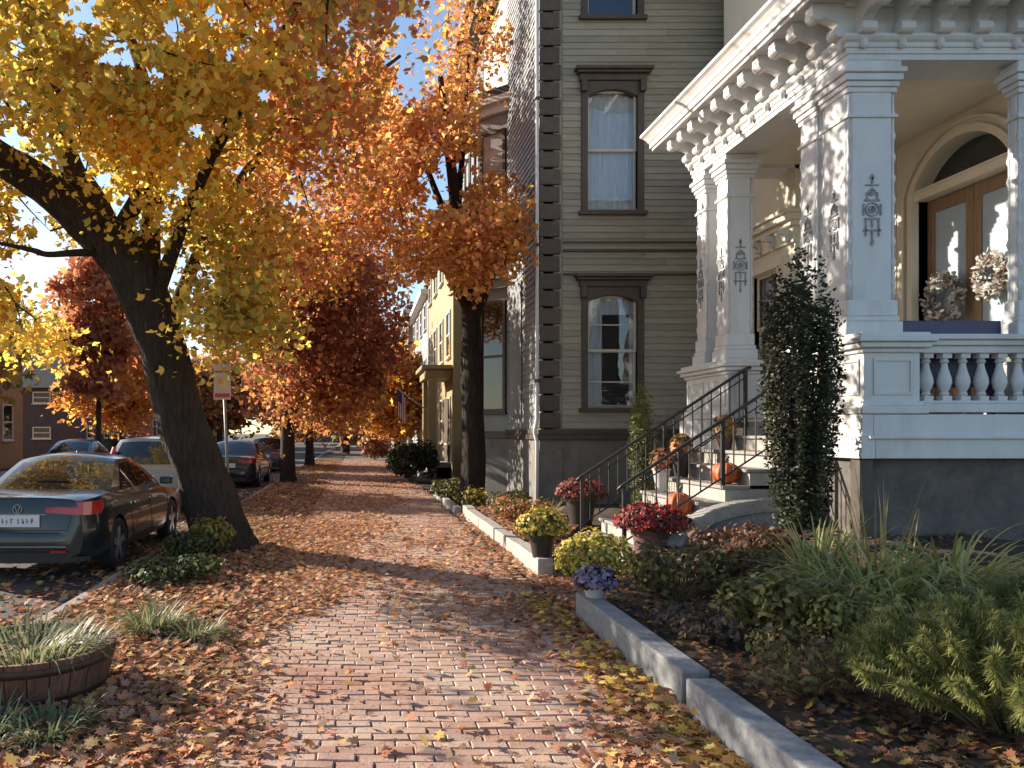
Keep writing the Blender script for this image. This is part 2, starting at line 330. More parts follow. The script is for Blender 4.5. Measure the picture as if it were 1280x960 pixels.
def leaves(name, mat, pos, nrm, size, col, shape, rng, parent=None, curl=0.18, spin=None, org=None):
    pos = np.asarray(pos, float); n = len(pos); k = len(shape)
    t, b, w = frames(rng, np.asarray(nrm, float), spin)
    size = np.broadcast_to(np.asarray(size, float), (n,))
    cz = curl * rng.uniform(-1.2, 1.0, size=n)
    rad2 = (shape ** 2).sum(1)
    V = (pos[:, None, :] + size[:, None, None] * (shape[None, :, 0, None] * t[:, None, :] + shape[None, :, 1, None] * b[:, None, :]
         + (cz[:, None] * rad2[None, :])[:, :, None] * w[:, None, :]))
    C = pos[:, None, :]
    V = np.concatenate([V, C], axis=1).reshape(-1, 3)
    o0 = np.array(wloc(parent)) if parent is not None else (np.array(org) if org is not None else np.zeros(3))
    V = V - o0
    base = (np.arange(n) * (k + 1))[:, None, None]
    j = np.arange(k); tri = np.stack([j, (j + 1) % k, np.full(k, k)], axis=1)[None]
    T = (base + tri).reshape(-1)
    me = bpy.data.meshes.new(name)
    me.vertices.add(len(V)); me.vertices.foreach_set('co', V.astype(np.float32).ravel())
    nt = n * k
    me.loops.add(nt * 3); me.loops.foreach_set('vertex_index', T.astype(np.int32))
    me.polygons.add(nt); me.polygons.foreach_set('loop_start', np.arange(0, nt * 3, 3, dtype=np.int32))
    a = me.attributes.new('col', 'FLOAT_COLOR', 'POINT')
    cc = np.ones((n, k + 1, 4), np.float32); cc[:, :, :3] = np.asarray(col)[:, None, :]
    a.data.foreach_set('color', cc.ravel())
    me.update(calc_edges=True); me.materials.append(mat)
    ob = bpy.data.objects.new(name, me); COL.objects.link(ob)
    if parent is not None: ob.parent = parent
    elif org is not None: ob.location = org
    return ob
def blades(name, mat, base, dirs, length, width, droop, col, rng, parent=None, seg=6, org=None):
    """arching strap leaves"""
    n = len(base); base = np.asarray(base, float); d = np.asarray(dirs, float); d /= np.linalg.norm(d, axis=1, keepdims=True)
    length = np.broadcast_to(length, (n,)); droop = np.broadcast_to(droop, (n,))
    side = np.cross(d, np.array([0, 0, 1.0])); side /= (np.linalg.norm(side, axis=1, keepdims=True) + 1e-6)
    Vs = []
    for k in range(seg + 1):
        t = k / seg
        c = base + d * (length * t)[:, None]; c[:, 2] -= droop * length * t ** 2.2
        wd = width * (1 - t ** 2) * 0.5 + 0.0012
        Vs += [c - side * wd, c + side * wd]
    V = np.stack(Vs, axis=1).reshape(-1, 3); kk = 2 * (seg + 1)
    o0 = np.array(wloc(parent)) if parent is not None else (np.array(org) if org is not None else np.zeros(3)); V = V - o0
    q = np.array([[2 * k, 2 * k + 1, 2 * k + 3, 2 * k + 2] for k in range(seg)])
    Q = ((np.arange(n) * kk)[:, None, None] + q[None]).reshape(-1)
    me = bpy.data.meshes.new(name); me.vertices.add(len(V)); me.vertices.foreach_set('co', V.astype(np.float32).ravel())
    nf = n * seg; me.loops.add(nf * 4); me.loops.foreach_set('vertex_index', Q.astype(np.int32))
    me.polygons.add(nf); me.polygons.foreach_set('loop_start', np.arange(0, nf * 4, 4, dtype=np.int32))
    a = me.attributes.new('col', 'FLOAT_COLOR', 'POINT'); cc = np.ones((n, kk, 4), np.float32); cc[:, :, :3] = np.asarray(col)[:, None, :]
    a.data.foreach_set('color', cc.ravel()); me.update(calc_edges=True); me.materials.append(mat)
    ob = bpy.data.objects.new(name, me); COL.objects.link(ob)
    if parent is not None: ob.parent = parent
    elif org is not None: ob.location = org
    return ob
def pal(rng, n, cols, w=None, jit=0.18):
    cols = np.array(cols); w = np.array(w if w is not None else [1] * len(cols), float)
    i = rng.choice(len(cols), n, p=w / w.sum()); return np.clip(cols[i] * rng.uniform(1 - jit, 1 + jit, (n, 1)) * rng.uniform(.93, 1.07, (n, 3)), 0.004, 0.95)
GOLD, LEMON, AMBER, ORANGE, RUST, MAROON, OLIVE, BROWN = (.66, .43, .07), (.74, .57, .12), (.54, .28, .07), (.56, .24, .085), (.36, .135, .06), (.19, .062, .045), (.25, .22, .05), (.20, .11, .055)
PINKB = (.50, .20, .11); TAN = (.42, .24, .11)
GRN, DGRN, YGRN, SAGE = (.075, .10, .03), (.03, .042, .02), (.20, .21, .045), (.22, .25, .13)

# ================================================================== THE SETTING
SW_L, SW_R = -1.05, 1.90            # brick sidewalk between planting strip and garden wall
ROAD_Z = -0.13
def sheet(name, x0, x1, y0, y1, z, mat, nx=1, ny=1, zf=None):
    mb = MB()
    for j in range(ny + 1):
        for i in range(nx + 1):
            x = x0 + (x1 - x0) * i / nx; y = y0 + (y1 - y0) * j / ny
            mb.v.append((x, y, z + (zf(x, y) if zf else 0)))
    for j in range(ny):
        for i in range(nx):
            a = j * (nx + 1) + i; mb.f.append((a, a + 1, a + nx + 2, a + nx + 1))
    o = mb.build(name, mat, smooth=bool(zf)); return tag(o, kind='structure')
sheet('ground', -400, 400, -60, 700, -0.22, M['earth'])
sheet('road', -11.2, -2.86, -20, 260, ROAD_Z, M['asphalt'])
def bumps(x, y): return 0.012 * math.sin(3.1 * x + 1.7 * y) + 0.010 * math.sin(7.3 * x - 4.1 * y) + 0.006 * math.sin(13 * y + 5 * x)
sheet('planting_strip', -2.70, SW_L - 0.02, -6, 120, -0.012, M['soil'], 12, 400, lambda x, y: bumps(x, y) * 0.6)
sheet('far_pavement', -15.0, -11.35, -20, 260, 0.0, M['palestone'])
# kerbs
kerb = tag(MB().box(-2.855, -2.705, -6, 120, -0.21, -0.012).build('kerb', M['granite'], bevel=0.01), kind='structure')
for k in range(22):
    y0 = 2.2 + k * 1.55
    MB().box(-2.86, -2.70, y0, y0 + 1.54, -0.2, 0.0 + random.uniform(-.006, .006)).build('kerb_stone', M['granite'], kerb, bevel=0.012)
kerb2 = tag(MB().box(-11.35, -11.2, -20, 200, -0.21, 0.005).build('far_kerb', M['granite'], bevel=0.01), kind='structure')

# brick sidewalk
sidewalk = tag(MB().box(SW_L - 0.02, SW_R, -6, 120, -0.2, -0.034).build('sidewalk', M['mortar']), kind='structure')
brng = random.Random(3)
bl, bd = 0.2, 0.09
variants = []
for k in range(6):
    mb = MB(); e = 0.0
    hx, hy = bl / 2 - 0.0024, bd / 2 - 0.0024
    j = lambda: brng.uniform(-.0028, .0028)
    t = 0.008
    b0 = [(-hx + j(), -hy + j()), (hx + j(), -hy + j()), (hx + j(), hy + j()), (-hx + j(), hy + j())]
    mb.v += [(x, y, -0.05) for x, y in b0] + [(x, y, -t) for x, y in b0] + [(x * .93, y * .88, 0.0 + brng.uniform(-.0015, .0015)) for x, y in b0]
    for a in range(2):
        for q in range(4):
            q2 = (q + 1) % 4; mb.f.append((a * 4 + q, a * 4 + q2, a * 4 + 4 + q2, a * 4 + 4 + q))
    mb.f.append((8, 9, 10, 11)); variants.append(mb)
vmesh = [v.mesh('brick', M['paver']) for v in variants]
rest = MB(); count = 0
row = 0; y = 3.72
def brick_pose(x, y):
    wave = 0.008 * math.sin(1.3 * x + 0.9 * y) + 0.007 * math.sin(0.55 * y + 2.2 * x + 1)
    return wave + brng.uniform(-.005, .005)
rows = [3.72 + 0.09 * k for k in range(470)] + [3.63 - 0.09 * k for k in range(33)]
for row, y in enumerate(rows):
    off = (row % 2) * bl / 2 + 0.03 * math.sin(row * .37) + brng.uniform(-.012, .012)
    nb = int((SW_R - SW_L) / bl) + 1
    for i in range(nb):
        x = SW_L + 0.1 + off + i * bl
        if x > SW_R - 0.1: continue
        z = brick_pose(x, y); yy = y + brng.uniform(-.003, .003) + 0.012 * math.sin(x * 1.7 + row * .11)
        vis = CX + F_PX * x / y
        if count < 300 and 200 < vis < 880 and row < 40:
            ob = bpy.data.objects.new('brick', vmesh[brng.randrange(6)]); COL.objects.link(ob); ob.parent = sidewalk
            ob.location = (x, yy, z); ob.rotation_euler = (brng.uniform(-.045, .045), brng.uniform(-.026, .026), brng.uniform(-.035, .035)); count += 1
        else:
            v = variants[brng.randrange(6)]; i0 = len(rest.v); a = brng.uniform(-.035, .035); ty = brng.uniform(-.045, .045); tx = brng.uniform(-.026, .026)
            for (vx, vy, vz) in v.v: rest.v.append((x + vx - a * vy, yy + vy + a * vx, z + vz + ty * vy + tx * vx))
            rest.f += [tuple(q + i0 for q in f) for f in v.f]
tag(rest.build('bricks', M['paver'], sidewalk), kind='stuff')

# front yard ground and garden beds (height fields)
sheet('front_yard', SW_R, 40, -6, 120, -0.012, M['soil'], 30, 60)
def pip(poly, x, y):
    c = False; n = len(poly); j = n - 1
    for i in range(n):
        if ((poly[i][1] > y) != (poly[j][1] > y)) and (x < (poly[j][0] - poly[i][0]) * (y - poly[i][1]) / (poly[j][1] - poly[i][1]) + poly[i][0]): c = not c
        j = i
    return c
NEAR_BED = [(2.02, -5), (2.02, 6.75), (2.45, 7.3), (3.0, 8.1), (3.55, 9.05), (5.6, 9.2), (12, 9.2), (12, -5)]
FAR_BED = [(2.12, 8.75), (2.12, 15.2), (3.6, 15.2), (5.5, 15.2), (5.5, 11.35), (3.2, 11.35), (2.75, 10.4)]
def near_z(x, y):
    return float(0.17 + 0.22 * ss(2.2, 4.6, x) * ss(1, 7.5, y) + 0.16 * ss(3.6, 4.6, x) * ss(7.2, 8.7, y) + bumps(x, y) * 1.6)
def far_z(x, y):
    return float(0.14 + 0.12 * ss(2.2, 3.6, x) + bumps(x, y))
def bed(name, poly, x0, x1, y0, y1, zf, st=0.12):
    mb = MB(); nx = int((x1 - x0) / st); ny = int((y1 - y0) / st); ids = {}
    for j in range(ny + 1):
        for i in range(nx + 1):
            x = x0 + i * st; y = y0 + j * st
            ids[i, j] = len(mb.v); mb.v.append((x, y, zf(x, y) if pip(poly, x, y) else -0.10))
    for j in range(ny):
        for i in range(nx):
            q = (ids[i, j], ids[i + 1, j], ids[i + 1, j + 1], ids[i, j + 1])
            if max(mb.v[k][2] for k in q) > 0: mb.f.append(q)
    return tag(mb.build(name, M['soil'], smooth=True), kind='structure')
bed('garden_bed', NEAR_BED, 1.95, 11.0, 0.0, 9.4, near_z)
bed('garden_bed', FAR_BED, 2.0, 5.6, 8.6, 15.3, far_z)

# stone paving of the entrance path
path = tag(MB().prism([(1.92, 6.72), (1.92, 8.78), (2.7, 10.5), (3.25, 11.3), (3.25, 9.0), (2.9, 8.3)], lambda a, b, c: (a, b, c), -0.1, -0.006).build('path', M['mortar']), kind='structure')
prng = random.Random(11)
for j in range(12):
    for i in range(4):
        t = j / 12; y = 6.78 + j * 0.37; x = 1.95 + i * 0.34 + max(0, (y - 7.6)) * 0.30 * (1 if i < 9 else 1)
        if x > 3.0 or y > 11.0: continue
        MB().box(x, x + .325, y, y + .355, -0.05, 0.0 + prng.uniform(0, .008)).build('paving_stone', M['granite'], path, bevel=0.008)

# ================================================================== GARDEN WALLS
def stone_row(root, x0, x1, y0, y1, ztop, length, mat, rng):
    y = y0
    while y < y1 - 0.05:
        e = min(y + length * rng.uniform(.9, 1.08), y1)
        if y1 - e < 0.4: e = y1
        d = rng.uniform(-.012, .012)
        MB().box(x0 + d, x1 + d, y + .005, e - .006, -0.08, ztop + rng.uniform(-.012, .012)).build('granite_block', mat, root, bevel=0.014)
        y = e
wrng = random.Random(5)
w1 = thing('garden_wall', 'low grey granite block wall edging the shaded garden bed beside purple flowers', 'wall', (1.98, 4.5, 0))
stone_row(w1, 1.885, 2.06, 2.25, 4.47, 0.215, 3, M['granite'], wrng)
stone_row(w1, 1.900, 2.075, 4.55, 6.80, 0.225, 3, M['granite'], wrng)
w2 = thing('garden_wall', 'low granite block wall beneath the potted yellow flowers, past the entrance path', 'wall', (2.1, 12, 0))
stone_row(w2, 2.02, 2.20, 8.72, 15.2, 0.20, 1.5, M['palestone'], wrng)
w3 = thing('garden_wall', 'short stone edging of the bed under the dark bare trunk', 'wall', (2.0, 18, 0))
stone_row(w3, 1.92, 2.06, 15.6, 21.0, 0.14, 1.2, M['palestone'], wrng)
# curved stone coping beside the steps
cc = thing('stone_coping', 'curved pale stone coping rising beside the porch steps', 'stone edging', (3.9, 9.12, 0))
pts = [(3.50, 8.62, .02), (3.56, 8.78, .26), (3.68, 8.92, .46), (3.86, 9.03, .62), (4.10, 9.10, .735), (4.40, 9.15, .81), (4.75, 9.18, .86), (5.2, 9.2, .88)]
for k in range(len(pts) - 1):
    a, b = Vector(pts[k]), Vector(pts[k + 1]); d = (b - a); L = d.length; u = d.normalized(); s = Vector((-u.y, u.x, 0)).normalized(); n = u.cross(s) if u.cross(s).z > 0 else -u.cross(s)
    mb = MB(); mb.xbox(lambda p, q, r: a + u * p + s * q + n * r, 0.004, L - 0.004 + 0.02, -.10, .10, -.17, 0.0); mb.build('coping_stone', M['palestone'], cc, bevel=0.018)
mb = MB()
mb.prism([(p[0], p[2] - .10) for p in pts] + [(5.2, 0.0), (3.5, -.05)], lambda a, b, c: (a, c, b), 9.10, 9.26); mb.build('cheek_wall', M['granite'], cc)

# ================================================================== FACADE TOOLS
class Face:
    """u runs along the wall, n points out of it, z is up"""
    def __init__(s, origin, u, n): s.o = Vector(origin); s.u = Vector(u); s.n = Vector(n)
    def __call__(s, a, b, c): return s.o + s.u * a + s.n * b + Vector((0, 0, c))
def rects(u0, u1, z0, z1, holes):
    """cover the wall rectangle without the holes"""
    us = sorted(set([u0, u1] + [h[0] for h in holes] + [h[1] for h in holes])); us = [u for u in us if u0 <= u <= u1]
    out = []
    for a, b in zip(us[:-1], us[1:]):
        zs = [z0]
        for h in sorted(holes, key=lambda h: h[2]):
            if h[0] <= a + 1e-6 and h[1] >= b - 1e-6: zs += [max(h[2], z0), min(h[3], z1)]
        zs.append(z1)
        for k in range(0, len(zs), 2):
            if zs[k + 1] - zs[k] > 1e-4: out.append((a, b, zs[k], zs[k + 1]))
    return out
def wall_with_holes(name, F, u0, u1, z0, z1, holes, thick, mat, parent, n0=0.0):
    mb = MB()
    for (a, b, c, d) in rects(u0, u1, z0, z1, holes): mb.xbox(F, a, b, n0 - thick, n0, c, d)
    return mb.build(name, mat, parent)
def clapboards(F, u0, u1, z0, z1, pitch, holes, mat, parent, name='clapboard', n0=0.0):
    cache = {}; k = 0; z = z0; jr = random.Random(int(u0 * 10))
    while z < z1 - 1e-3:
        zt = min(z + pitch * 1.06, z1); segs = [(u0, u1)]
        for h in holes:
            if h[2] < zt - .02 and h[3] > z + .02:
                ns = []
                for (a, b) in segs:
                    if h[1] <= a or h[0] >= b: ns.append((a, b)); continue
                    if h[0] > a: ns.append((a, h[0]))
                    if h[1] < b: ns.append((h[1], b))
                segs = ns
        cut = []
        for (a, b) in segs:
            while b - a > 2.6:
                c = a + jr.choice((1.1, 1.6, 2.0, 2.4)); cut.append((a, c - .003)); a = c
            cut.append((a, b))
        for (a, b) in cut:
            if b - a < .03: continue
            key = (round(b - a, 3), round(zt - z, 3))
            if key not in cache:
                mb = MB(); w = b - a; h = zt - z
                G = lambda p, q, r: F.u * p + F.n * q + Vector((0, 0, r))
                mb.prism([(0.0, 0), (.024, 0), (.024, .008), (.006, h), (0, h)], lambda q, r, p: G(p, q, r), 0, w)
                cache[key] = mb.mesh(name, mat)
            ob = bpy.data.objects.new(name, cache[key]); COL.objects.link(ob); ob.parent = parent
            ob.location = F(a, n0, z) - wloc(parent)
        z += pitch; k += 1
def arc_top(u0, u1, zs, rise, n=12):
    """points of a segmental arch from u0 to u1"""
    c = (u0 + u1) / 2; h = (u1 - u0) / 2; Rr = (h * h + rise * rise) / (2 * rise); a0 = math.asin(min(1, h / Rr))
    return [(c + Rr * math.sin(-a0 + 2 * a0 * k / n), zs + rise - Rr + Rr * math.cos(-a0 + 2 * a0 * k / n)) for k in range(n + 1)]
def window(F, u0, u1, z0, z1, parent, trim, sash, rise=0.0, hood=True, curtain='half', bars=(), depth=0.14, cas=0.12, sill=True, meeting=None):
    """a sash window: casing (with hood), sash rails, panes, curtain and the dark room behind"""
    mb = MB(); top = z1
    mb.xbox(F, u0 - cas, u0, -depth, .055, z0 - .05, z1 + .02); mb.xbox(F, u1, u1 + cas, -depth, .055, z0 - .05, z1 + .02)
    if rise > 0:
        arc = arc_top(u0, u1, z1 - rise, rise); mb.prism([(u0 - cas, z1 + .02), (u0, z1 - rise)] + arc[1:-1] + [(u1, z1 - rise), (u1 + cas, z1 + .02), (u1 + cas, z1 + .16), (u0 - cas, z1 + .16)], lambda a, b, c: F(a, c, b), -depth, .05)
    else: mb.xbox(F, u0 - cas, u1 + cas, -depth, .05, z1 + .02, z1 + .16)
    w = mb.build('window', trim, parent, bevel=0.006)
    if hood:
        h = MB(); zt = z1 + .16
        h.xbox(F, u0 - cas - .05, u1 + cas + .05, 0, .09, zt, zt + .12); h.xbox(F, u0 - cas - .10, u1 + cas + .10, 0, .16, zt + .12, zt + .17)
        h.xbox(F, u0 - cas - .14, u1 + cas + .14, 0, .21, zt + .17, zt + .23); h.xbox(F, u0 - cas - .02, u0 - cas + .09, 0, .13, zt - .22, zt); h.xbox(F, u1 + cas - .09, u1 + cas + .02, 0, .13, zt - .22, zt)
        h.build('hood', trim, w, bevel=0.008)
    if sill:
        MB().xbox(F, u0 - cas - .05, u1 + cas + .05, -.02, .10, z0 - .13, z0 - .05).build('sill', trim, w, bevel=0.006)
    zm = meeting or (z0 + z1) / 2; s = 0.05
    sb = MB()
    for (a, b, n) in ((z0 - .04, zm + .02, -.085), (zm - .02, z1 + .01, -.05)):
        sb.xbox(F, u0, u0 + s, n - .03, n, a, b); sb.xbox(F, u1 - s, u1, n - .03, n, a, b)
        sb.xbox(F, u0 + s, u1 - s, n - .03, n - .002, a, a + s); sb.xbox(F, u0 + s, u1 - s, n - .03, n - .002, b - s, b)
    for zb in bars:
        n = -.05 if zb > zm else -.085; sb.xbox(F, u0 + s, u1 - s, n - .025, n - .004, zb - .011, zb + .011)
    sb.build('sash', sash, w)
    for (a, b, n) in ((z0, zm, -.102), (zm, z1, -.067)):
        g = MB(); g.xbox(F, u0 + .02, u1 - .02, n, n + .004, a + .01, b - .005); g.build('pane', M['glass'], w)
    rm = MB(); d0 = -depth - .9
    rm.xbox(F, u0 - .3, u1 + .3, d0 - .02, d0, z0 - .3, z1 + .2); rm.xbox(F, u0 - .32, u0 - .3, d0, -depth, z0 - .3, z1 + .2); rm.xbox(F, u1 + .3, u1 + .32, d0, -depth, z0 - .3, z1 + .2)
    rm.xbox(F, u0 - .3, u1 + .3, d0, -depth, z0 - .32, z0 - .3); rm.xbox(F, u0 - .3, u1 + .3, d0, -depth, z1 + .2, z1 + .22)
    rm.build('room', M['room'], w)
    if curtain:
        cb = MB(); nn = 28
        def strip(ua, ub, za, zb, n):
            i0 = len(cb.v)
            for k in range(nn + 1):
                u = ua + (ub - ua) * k / nn; b = n + .018 * math.sin(k * 1.9) + .008 * math.sin(k * 4.3)
                cb.v.append(tuple(F(u, b, za))); cb.v.append(tuple(F(u, b, zb)))
            for k in range(nn): cb.f.append((i0 + 2 * k, i0 + 2 * k + 2, i0 + 2 * k + 3, i0 + 2 * k + 1))
        if curtain == 'full': strip(u0, u1, z0, z1, -.17)
        if curtain == 'half': strip(u0, u0 + (u1 - u0) * .34, z0, z1, -.17); strip(u1 - (u1 - u0) * .1, u1, z0, z1, -.17); strip(u0, u1, z1 - .35, z1, -.15)
        if curtain == 'upper': strip(u0, u1, zm - .5, z1, -.17)
        cb.build('curtain', M['curtain'], w, smooth=True)
    return w

# ================================================================== GREEN HOUSE (clapboard, brown trim)
GX, GY = 3.48, 14.8
gh = thing('clapboard_house', 'tall olive grey clapboard house with dark brown window hoods and quoined corner', 'house', (GX, GY, 0))
FS = Face((0, GY, 0), (1, 0, 0), (0, -1, 0))         # side wall towards the camera, u = X
FF = Face((GX, 0, 0), (0, 1, 0), (-1, 0, 0))         # street front, u = Y
side_holes = [(4.38, 5.34, 2.16, 4.28), (4.38, 5.34, 5.95, 8.24), (4.38, 5.34, 9.70, 11.6)]
front_holes = []
wall_with_holes('wall', FS, GX + .05, 13.0, 1.55, 12.6, side_holes, .25, M['green'], gh)
wall_with_holes('wall', FF, GY + .0, 26.0, 1.55, 12.6, front_holes, .25, M['green'], gh)
holes2 = [(h[0] - .11, h[1] + .11, h[2] - .05, h[3] + .17) for h in side_holes]
clapboards(FS, GX + .42, 13.0, 1.72, 12.6, 0.126, holes2, M['green'], gh)
clapboards(FF, GY + .42, 18.05, 1.72, 12.6, 0.126, [], M['greyblue'], gh)
clapboards(FF, 21.6, 26.0, 1.72, 12.6, 0.126, [], M['greyblue'], gh)
window(FS, 4.38, 5.34, 2.16, 4.28, gh, M['brown'], M['sash'], rise=0.13, curtain='half', bars=(3.72, 2.62))
window(FS, 4.38, 5.34, 5.95, 8.24, gh, M['brown'], M['sash'], rise=0.13, curtain='full')
window(FS, 4.38, 5.34, 9.70, 11.6, gh, M['brown'], M['sash'], rise=0.0, curtain=None, hood=False)
# belt courses and water table
for (z, h, d) in ((5.12, .05, .05), (5.28, .04, .04), (4.66, .045, .055)):
    MB().xbox(FS, GX + .43, 13, 0, d, z, z + h).build('belt_course', M['brown'], gh, bevel=.006)
mb = MB(); mb.xbox(FS, GX - .09, 13, 0, .09, 1.50, 1.60); mb.xbox(FS, GX - .06, 13, 0, .06, 1.60, 1.70); mb.build('water_table', M['brown'], gh, bevel=.008)
mb = MB(); mb.xbox(FF, GY, 26, 0, .088, 1.502, 1.598); mb.xbox(FF, GY, 26, 0, .058, 1.602, 1.698); mb.build('water_table', M['brown'], gh, bevel=.008)
MB().box(GX - .03, 13, GY - .03, 25.97, -.15, 1.5).build('foundation', M['grey_found'], gh, bevel=.01)
MB().box(GX - .06, GX + .42, GY - .06, GY + .5, -.14, 1.3).build('foundation_pier', M['grey_found'], gh, bevel=.015)
# quoins at the corner, alternating long and short
z = 1.72; k = 0
while z < 12.5:
    wq = 0.385 if k % 2 == 0 else 0.36
    MB().box(GX - .035, GX + wq, GY - .04, GY + .40 - (.40 - wq), z, z + .30).build('quoin', M['quoin'], gh, bevel=.018)
    z += .335; k += 1
# downpipe
mb = MB(); mb.tube([(GX - .085, GY - .085, 0.1), (GX - .085, GY - .085, 1.45), (GX - .14, GY - .12, 1.65), (GX - .09, GY - .09, 1.9), (GX - .09, GY - .09, 12.4)], .038, 8)
mb.build('downpipe', M['white'], gh, smooth=True)
for zz in (2.6, 5.2, 8.0, 10.6): MB().lathe([(.05, 0), (.05, .06)], (GX - .09, GY - .09, zz), 10).build('pipe_clip', M['brown'], gh)
# eaves
mb = MB(); mb.box(GX - .7, 13.4, GY - .7, 26.6, 12.85, 13.1); mb.box(GX - .5, 13.3, GY - .5, 26.5, 12.6, 12.85); mb.build('cornice', M['brown'], gh, bevel=.02)
MB().box(GX - .4, 13, GY - .4, 26.2, 13.1, 13.6).build('roof', M['roof'], gh)
# canted two-storey bay on the street front
bx = GX - .62; ys = [18.05, 18.65, 20.9, 21.5]
mb = MB(); plan = [(GX + .05, ys[0]), (bx, ys[1]), (bx, ys[2]), (GX + .05, ys[3])]
def plan_prism(off, z0, z1, nm, mat, bev=.008):
    c = ((GX + .05), (ys[0] + ys[3]) / 2); pl = [(GX + .05, ys[0] - off * 1.2), (bx - off, ys[1] - off * .5), (bx - off, ys[2] + off * .5), (GX + .05, ys[3] + off * 1.2)]
    return MB().prism(pl, lambda a, b, c: (a, b, c), z0, z1).build(nm, mat, gh, bevel=bev)
plan_prism(.06, 0.0, 1.5, 'bay_foundation', M['grey_found']); plan_prism(.10, 1.5, 1.66, 'bay_moulding', M['brown'])
plan_prism(0, 1.66, 9.2, 'bay', M['greyblue'])
for (z, o, h) in ((5.05, .10, .22), (5.27, .18, .10), (9.2, .12, .2), (9.4, .28, .14)): plan_prism(o, z, z + h, 'bay_moulding', M['white'] if z > 9 else M['greyblue'])
plan_prism(.22, 9.54, 9.75, 'bay_roof', M['roof'])
d = Vector((bx - GX - .05, ys[1] - ys[0], 0)); Lb = d.length; u = d.normalized(); nb_ = Vector((u.y, -u.x, 0)); nb_ = nb_ if nb_.y < 0 else -nb_
FB = Face((GX + .05, ys[0], 0), u, nb_); FBf = Face((bx, 0, 0), (0, 1, 0), (-1, 0, 0))
def flat_window(F, u0, u1, z0, z1, parent, trim, pane, mid=True):
    mb = MB(); t = .07
    mb.xbox(F, u0 - t, u0, 0, .06, z0 - t, z1 + t); mb.xbox(F, u1, u1 + t, 0, .06, z0 - t, z1 + t); mb.xbox(F, u0, u1, 0, .058, z0 - t, z0); mb.xbox(F, u0, u1, 0, .058, z1, z1 + t)
    w = mb.build('window', trim, parent)
    if mid: MB().xbox(F, u0, u1, .004, .04, (z0 + z1) / 2 - .03, (z0 + z1) / 2 + .03).build('sash', trim, w)
    MB().xbox(F, u0, u1, .004, .022, z0, z1).build('pane', pane, w)
    MB().xbox(F, u0 - t - .05, u1 + t + .05, .01, .12, z0 - t - .06, z0 - t).build('sill', trim, w)
    return w
M['skyglass'] = pmat('painted_sky_glass', (0.30, 0.32, 0.34), (0.5, 0.5, 0.5), 3, 0.05, spec=0.9)  # pale base colour stands for sky reflected in the bay panes
flat_window(FB, .18, Lb - .16, 6.2, 8.75, gh, M['brown'], M['skyglass']); flat_window(FB, .18, Lb - .16, 2.2, 4.7, gh, M['brown'], M['darkglass'])
for (a, b) in ((18.95, 19.65), (19.9, 20.6)):
    flat_window(FBf, a, b, 6.2, 8.75, gh, M['brown'], M['skyglass']); flat_window(FBf, a, b, 2.2, 4.7, gh, M['brown'], M['darkglass'])
for (z, h) in ((1.78, 3.2),):
    MB().xbox(FF, 16.4, 17.6, .027, .05, 2.0, 4.9).build('wall_panel', M['greyblue'], gh, bevel=.01)

# ================================================================== WHITE HOUSE WITH PORCH
PX, PY0, PY1, PZ = 5.42, 8.53, 12.45, 1.80           # street face of columns, near and far ends, porch floor
HX = 7.9                                            # house front wall behind the porch
wh = thing('porch_house', 'white ornate house with columned porch, bracketed eaves and carved posts', 'house', (PX, PY0, 0))
# foundation (dark painted brick) and skirt boards
mb = MB(); mb.box(5.42, 12, 8.30, 9.30, -.1, 1.36); mb.box(5.7, 12, 9.30, 11.2, -.1, 1.36); mb.box(5.42, 12, 11.2, 12.85, -.1, 1.36); mb.box(7.0, 12, 12.85, 14.3, -.1, 1.36)
mb.build('foundation', M['foundation'], wh)
MB().box(5.36, 5.50, 8.235, 8.40, -.05, 1.36).build('foundation_pier', M['brown'], wh, bevel=.01)
for (y0, y1, x0) in ((8.18, 9.58, 5.35), (11.22, 12.86, 5.35)):
    mb = MB(); mb.box(x0, x0 + .12, y0, y1, 1.60, 1.84); mb.box(x0 - .03, x0 + .12, y0 - .03, y1 + .0, 1.365, 1.60); mb.build('skirt_board', M['white'], wh, bevel=.008)
mb = MB(); mb.box(5.475, 12, 8.183, 8.30, 1.602, 1.838); mb.box(5.475, 12, 8.153, 8.30, 1.367, 1.598); mb.box(5.4, 12, 8.12, 8.18, 1.575, 1.61); mb.build('skirt_board', M['white'], wh, bevel=.008)
mb = MB(); mb.box(5.62, HX, 8.3, 12.85, 1.72, PZ); mb.box(5.36, 5.62, 8.3, 9.58, 1.725, PZ - .003); mb.box(5.36, 5.62, 11.22, 12.85, 1.725, PZ - .003); mb.build('porch_floor', M['tread'], wh)
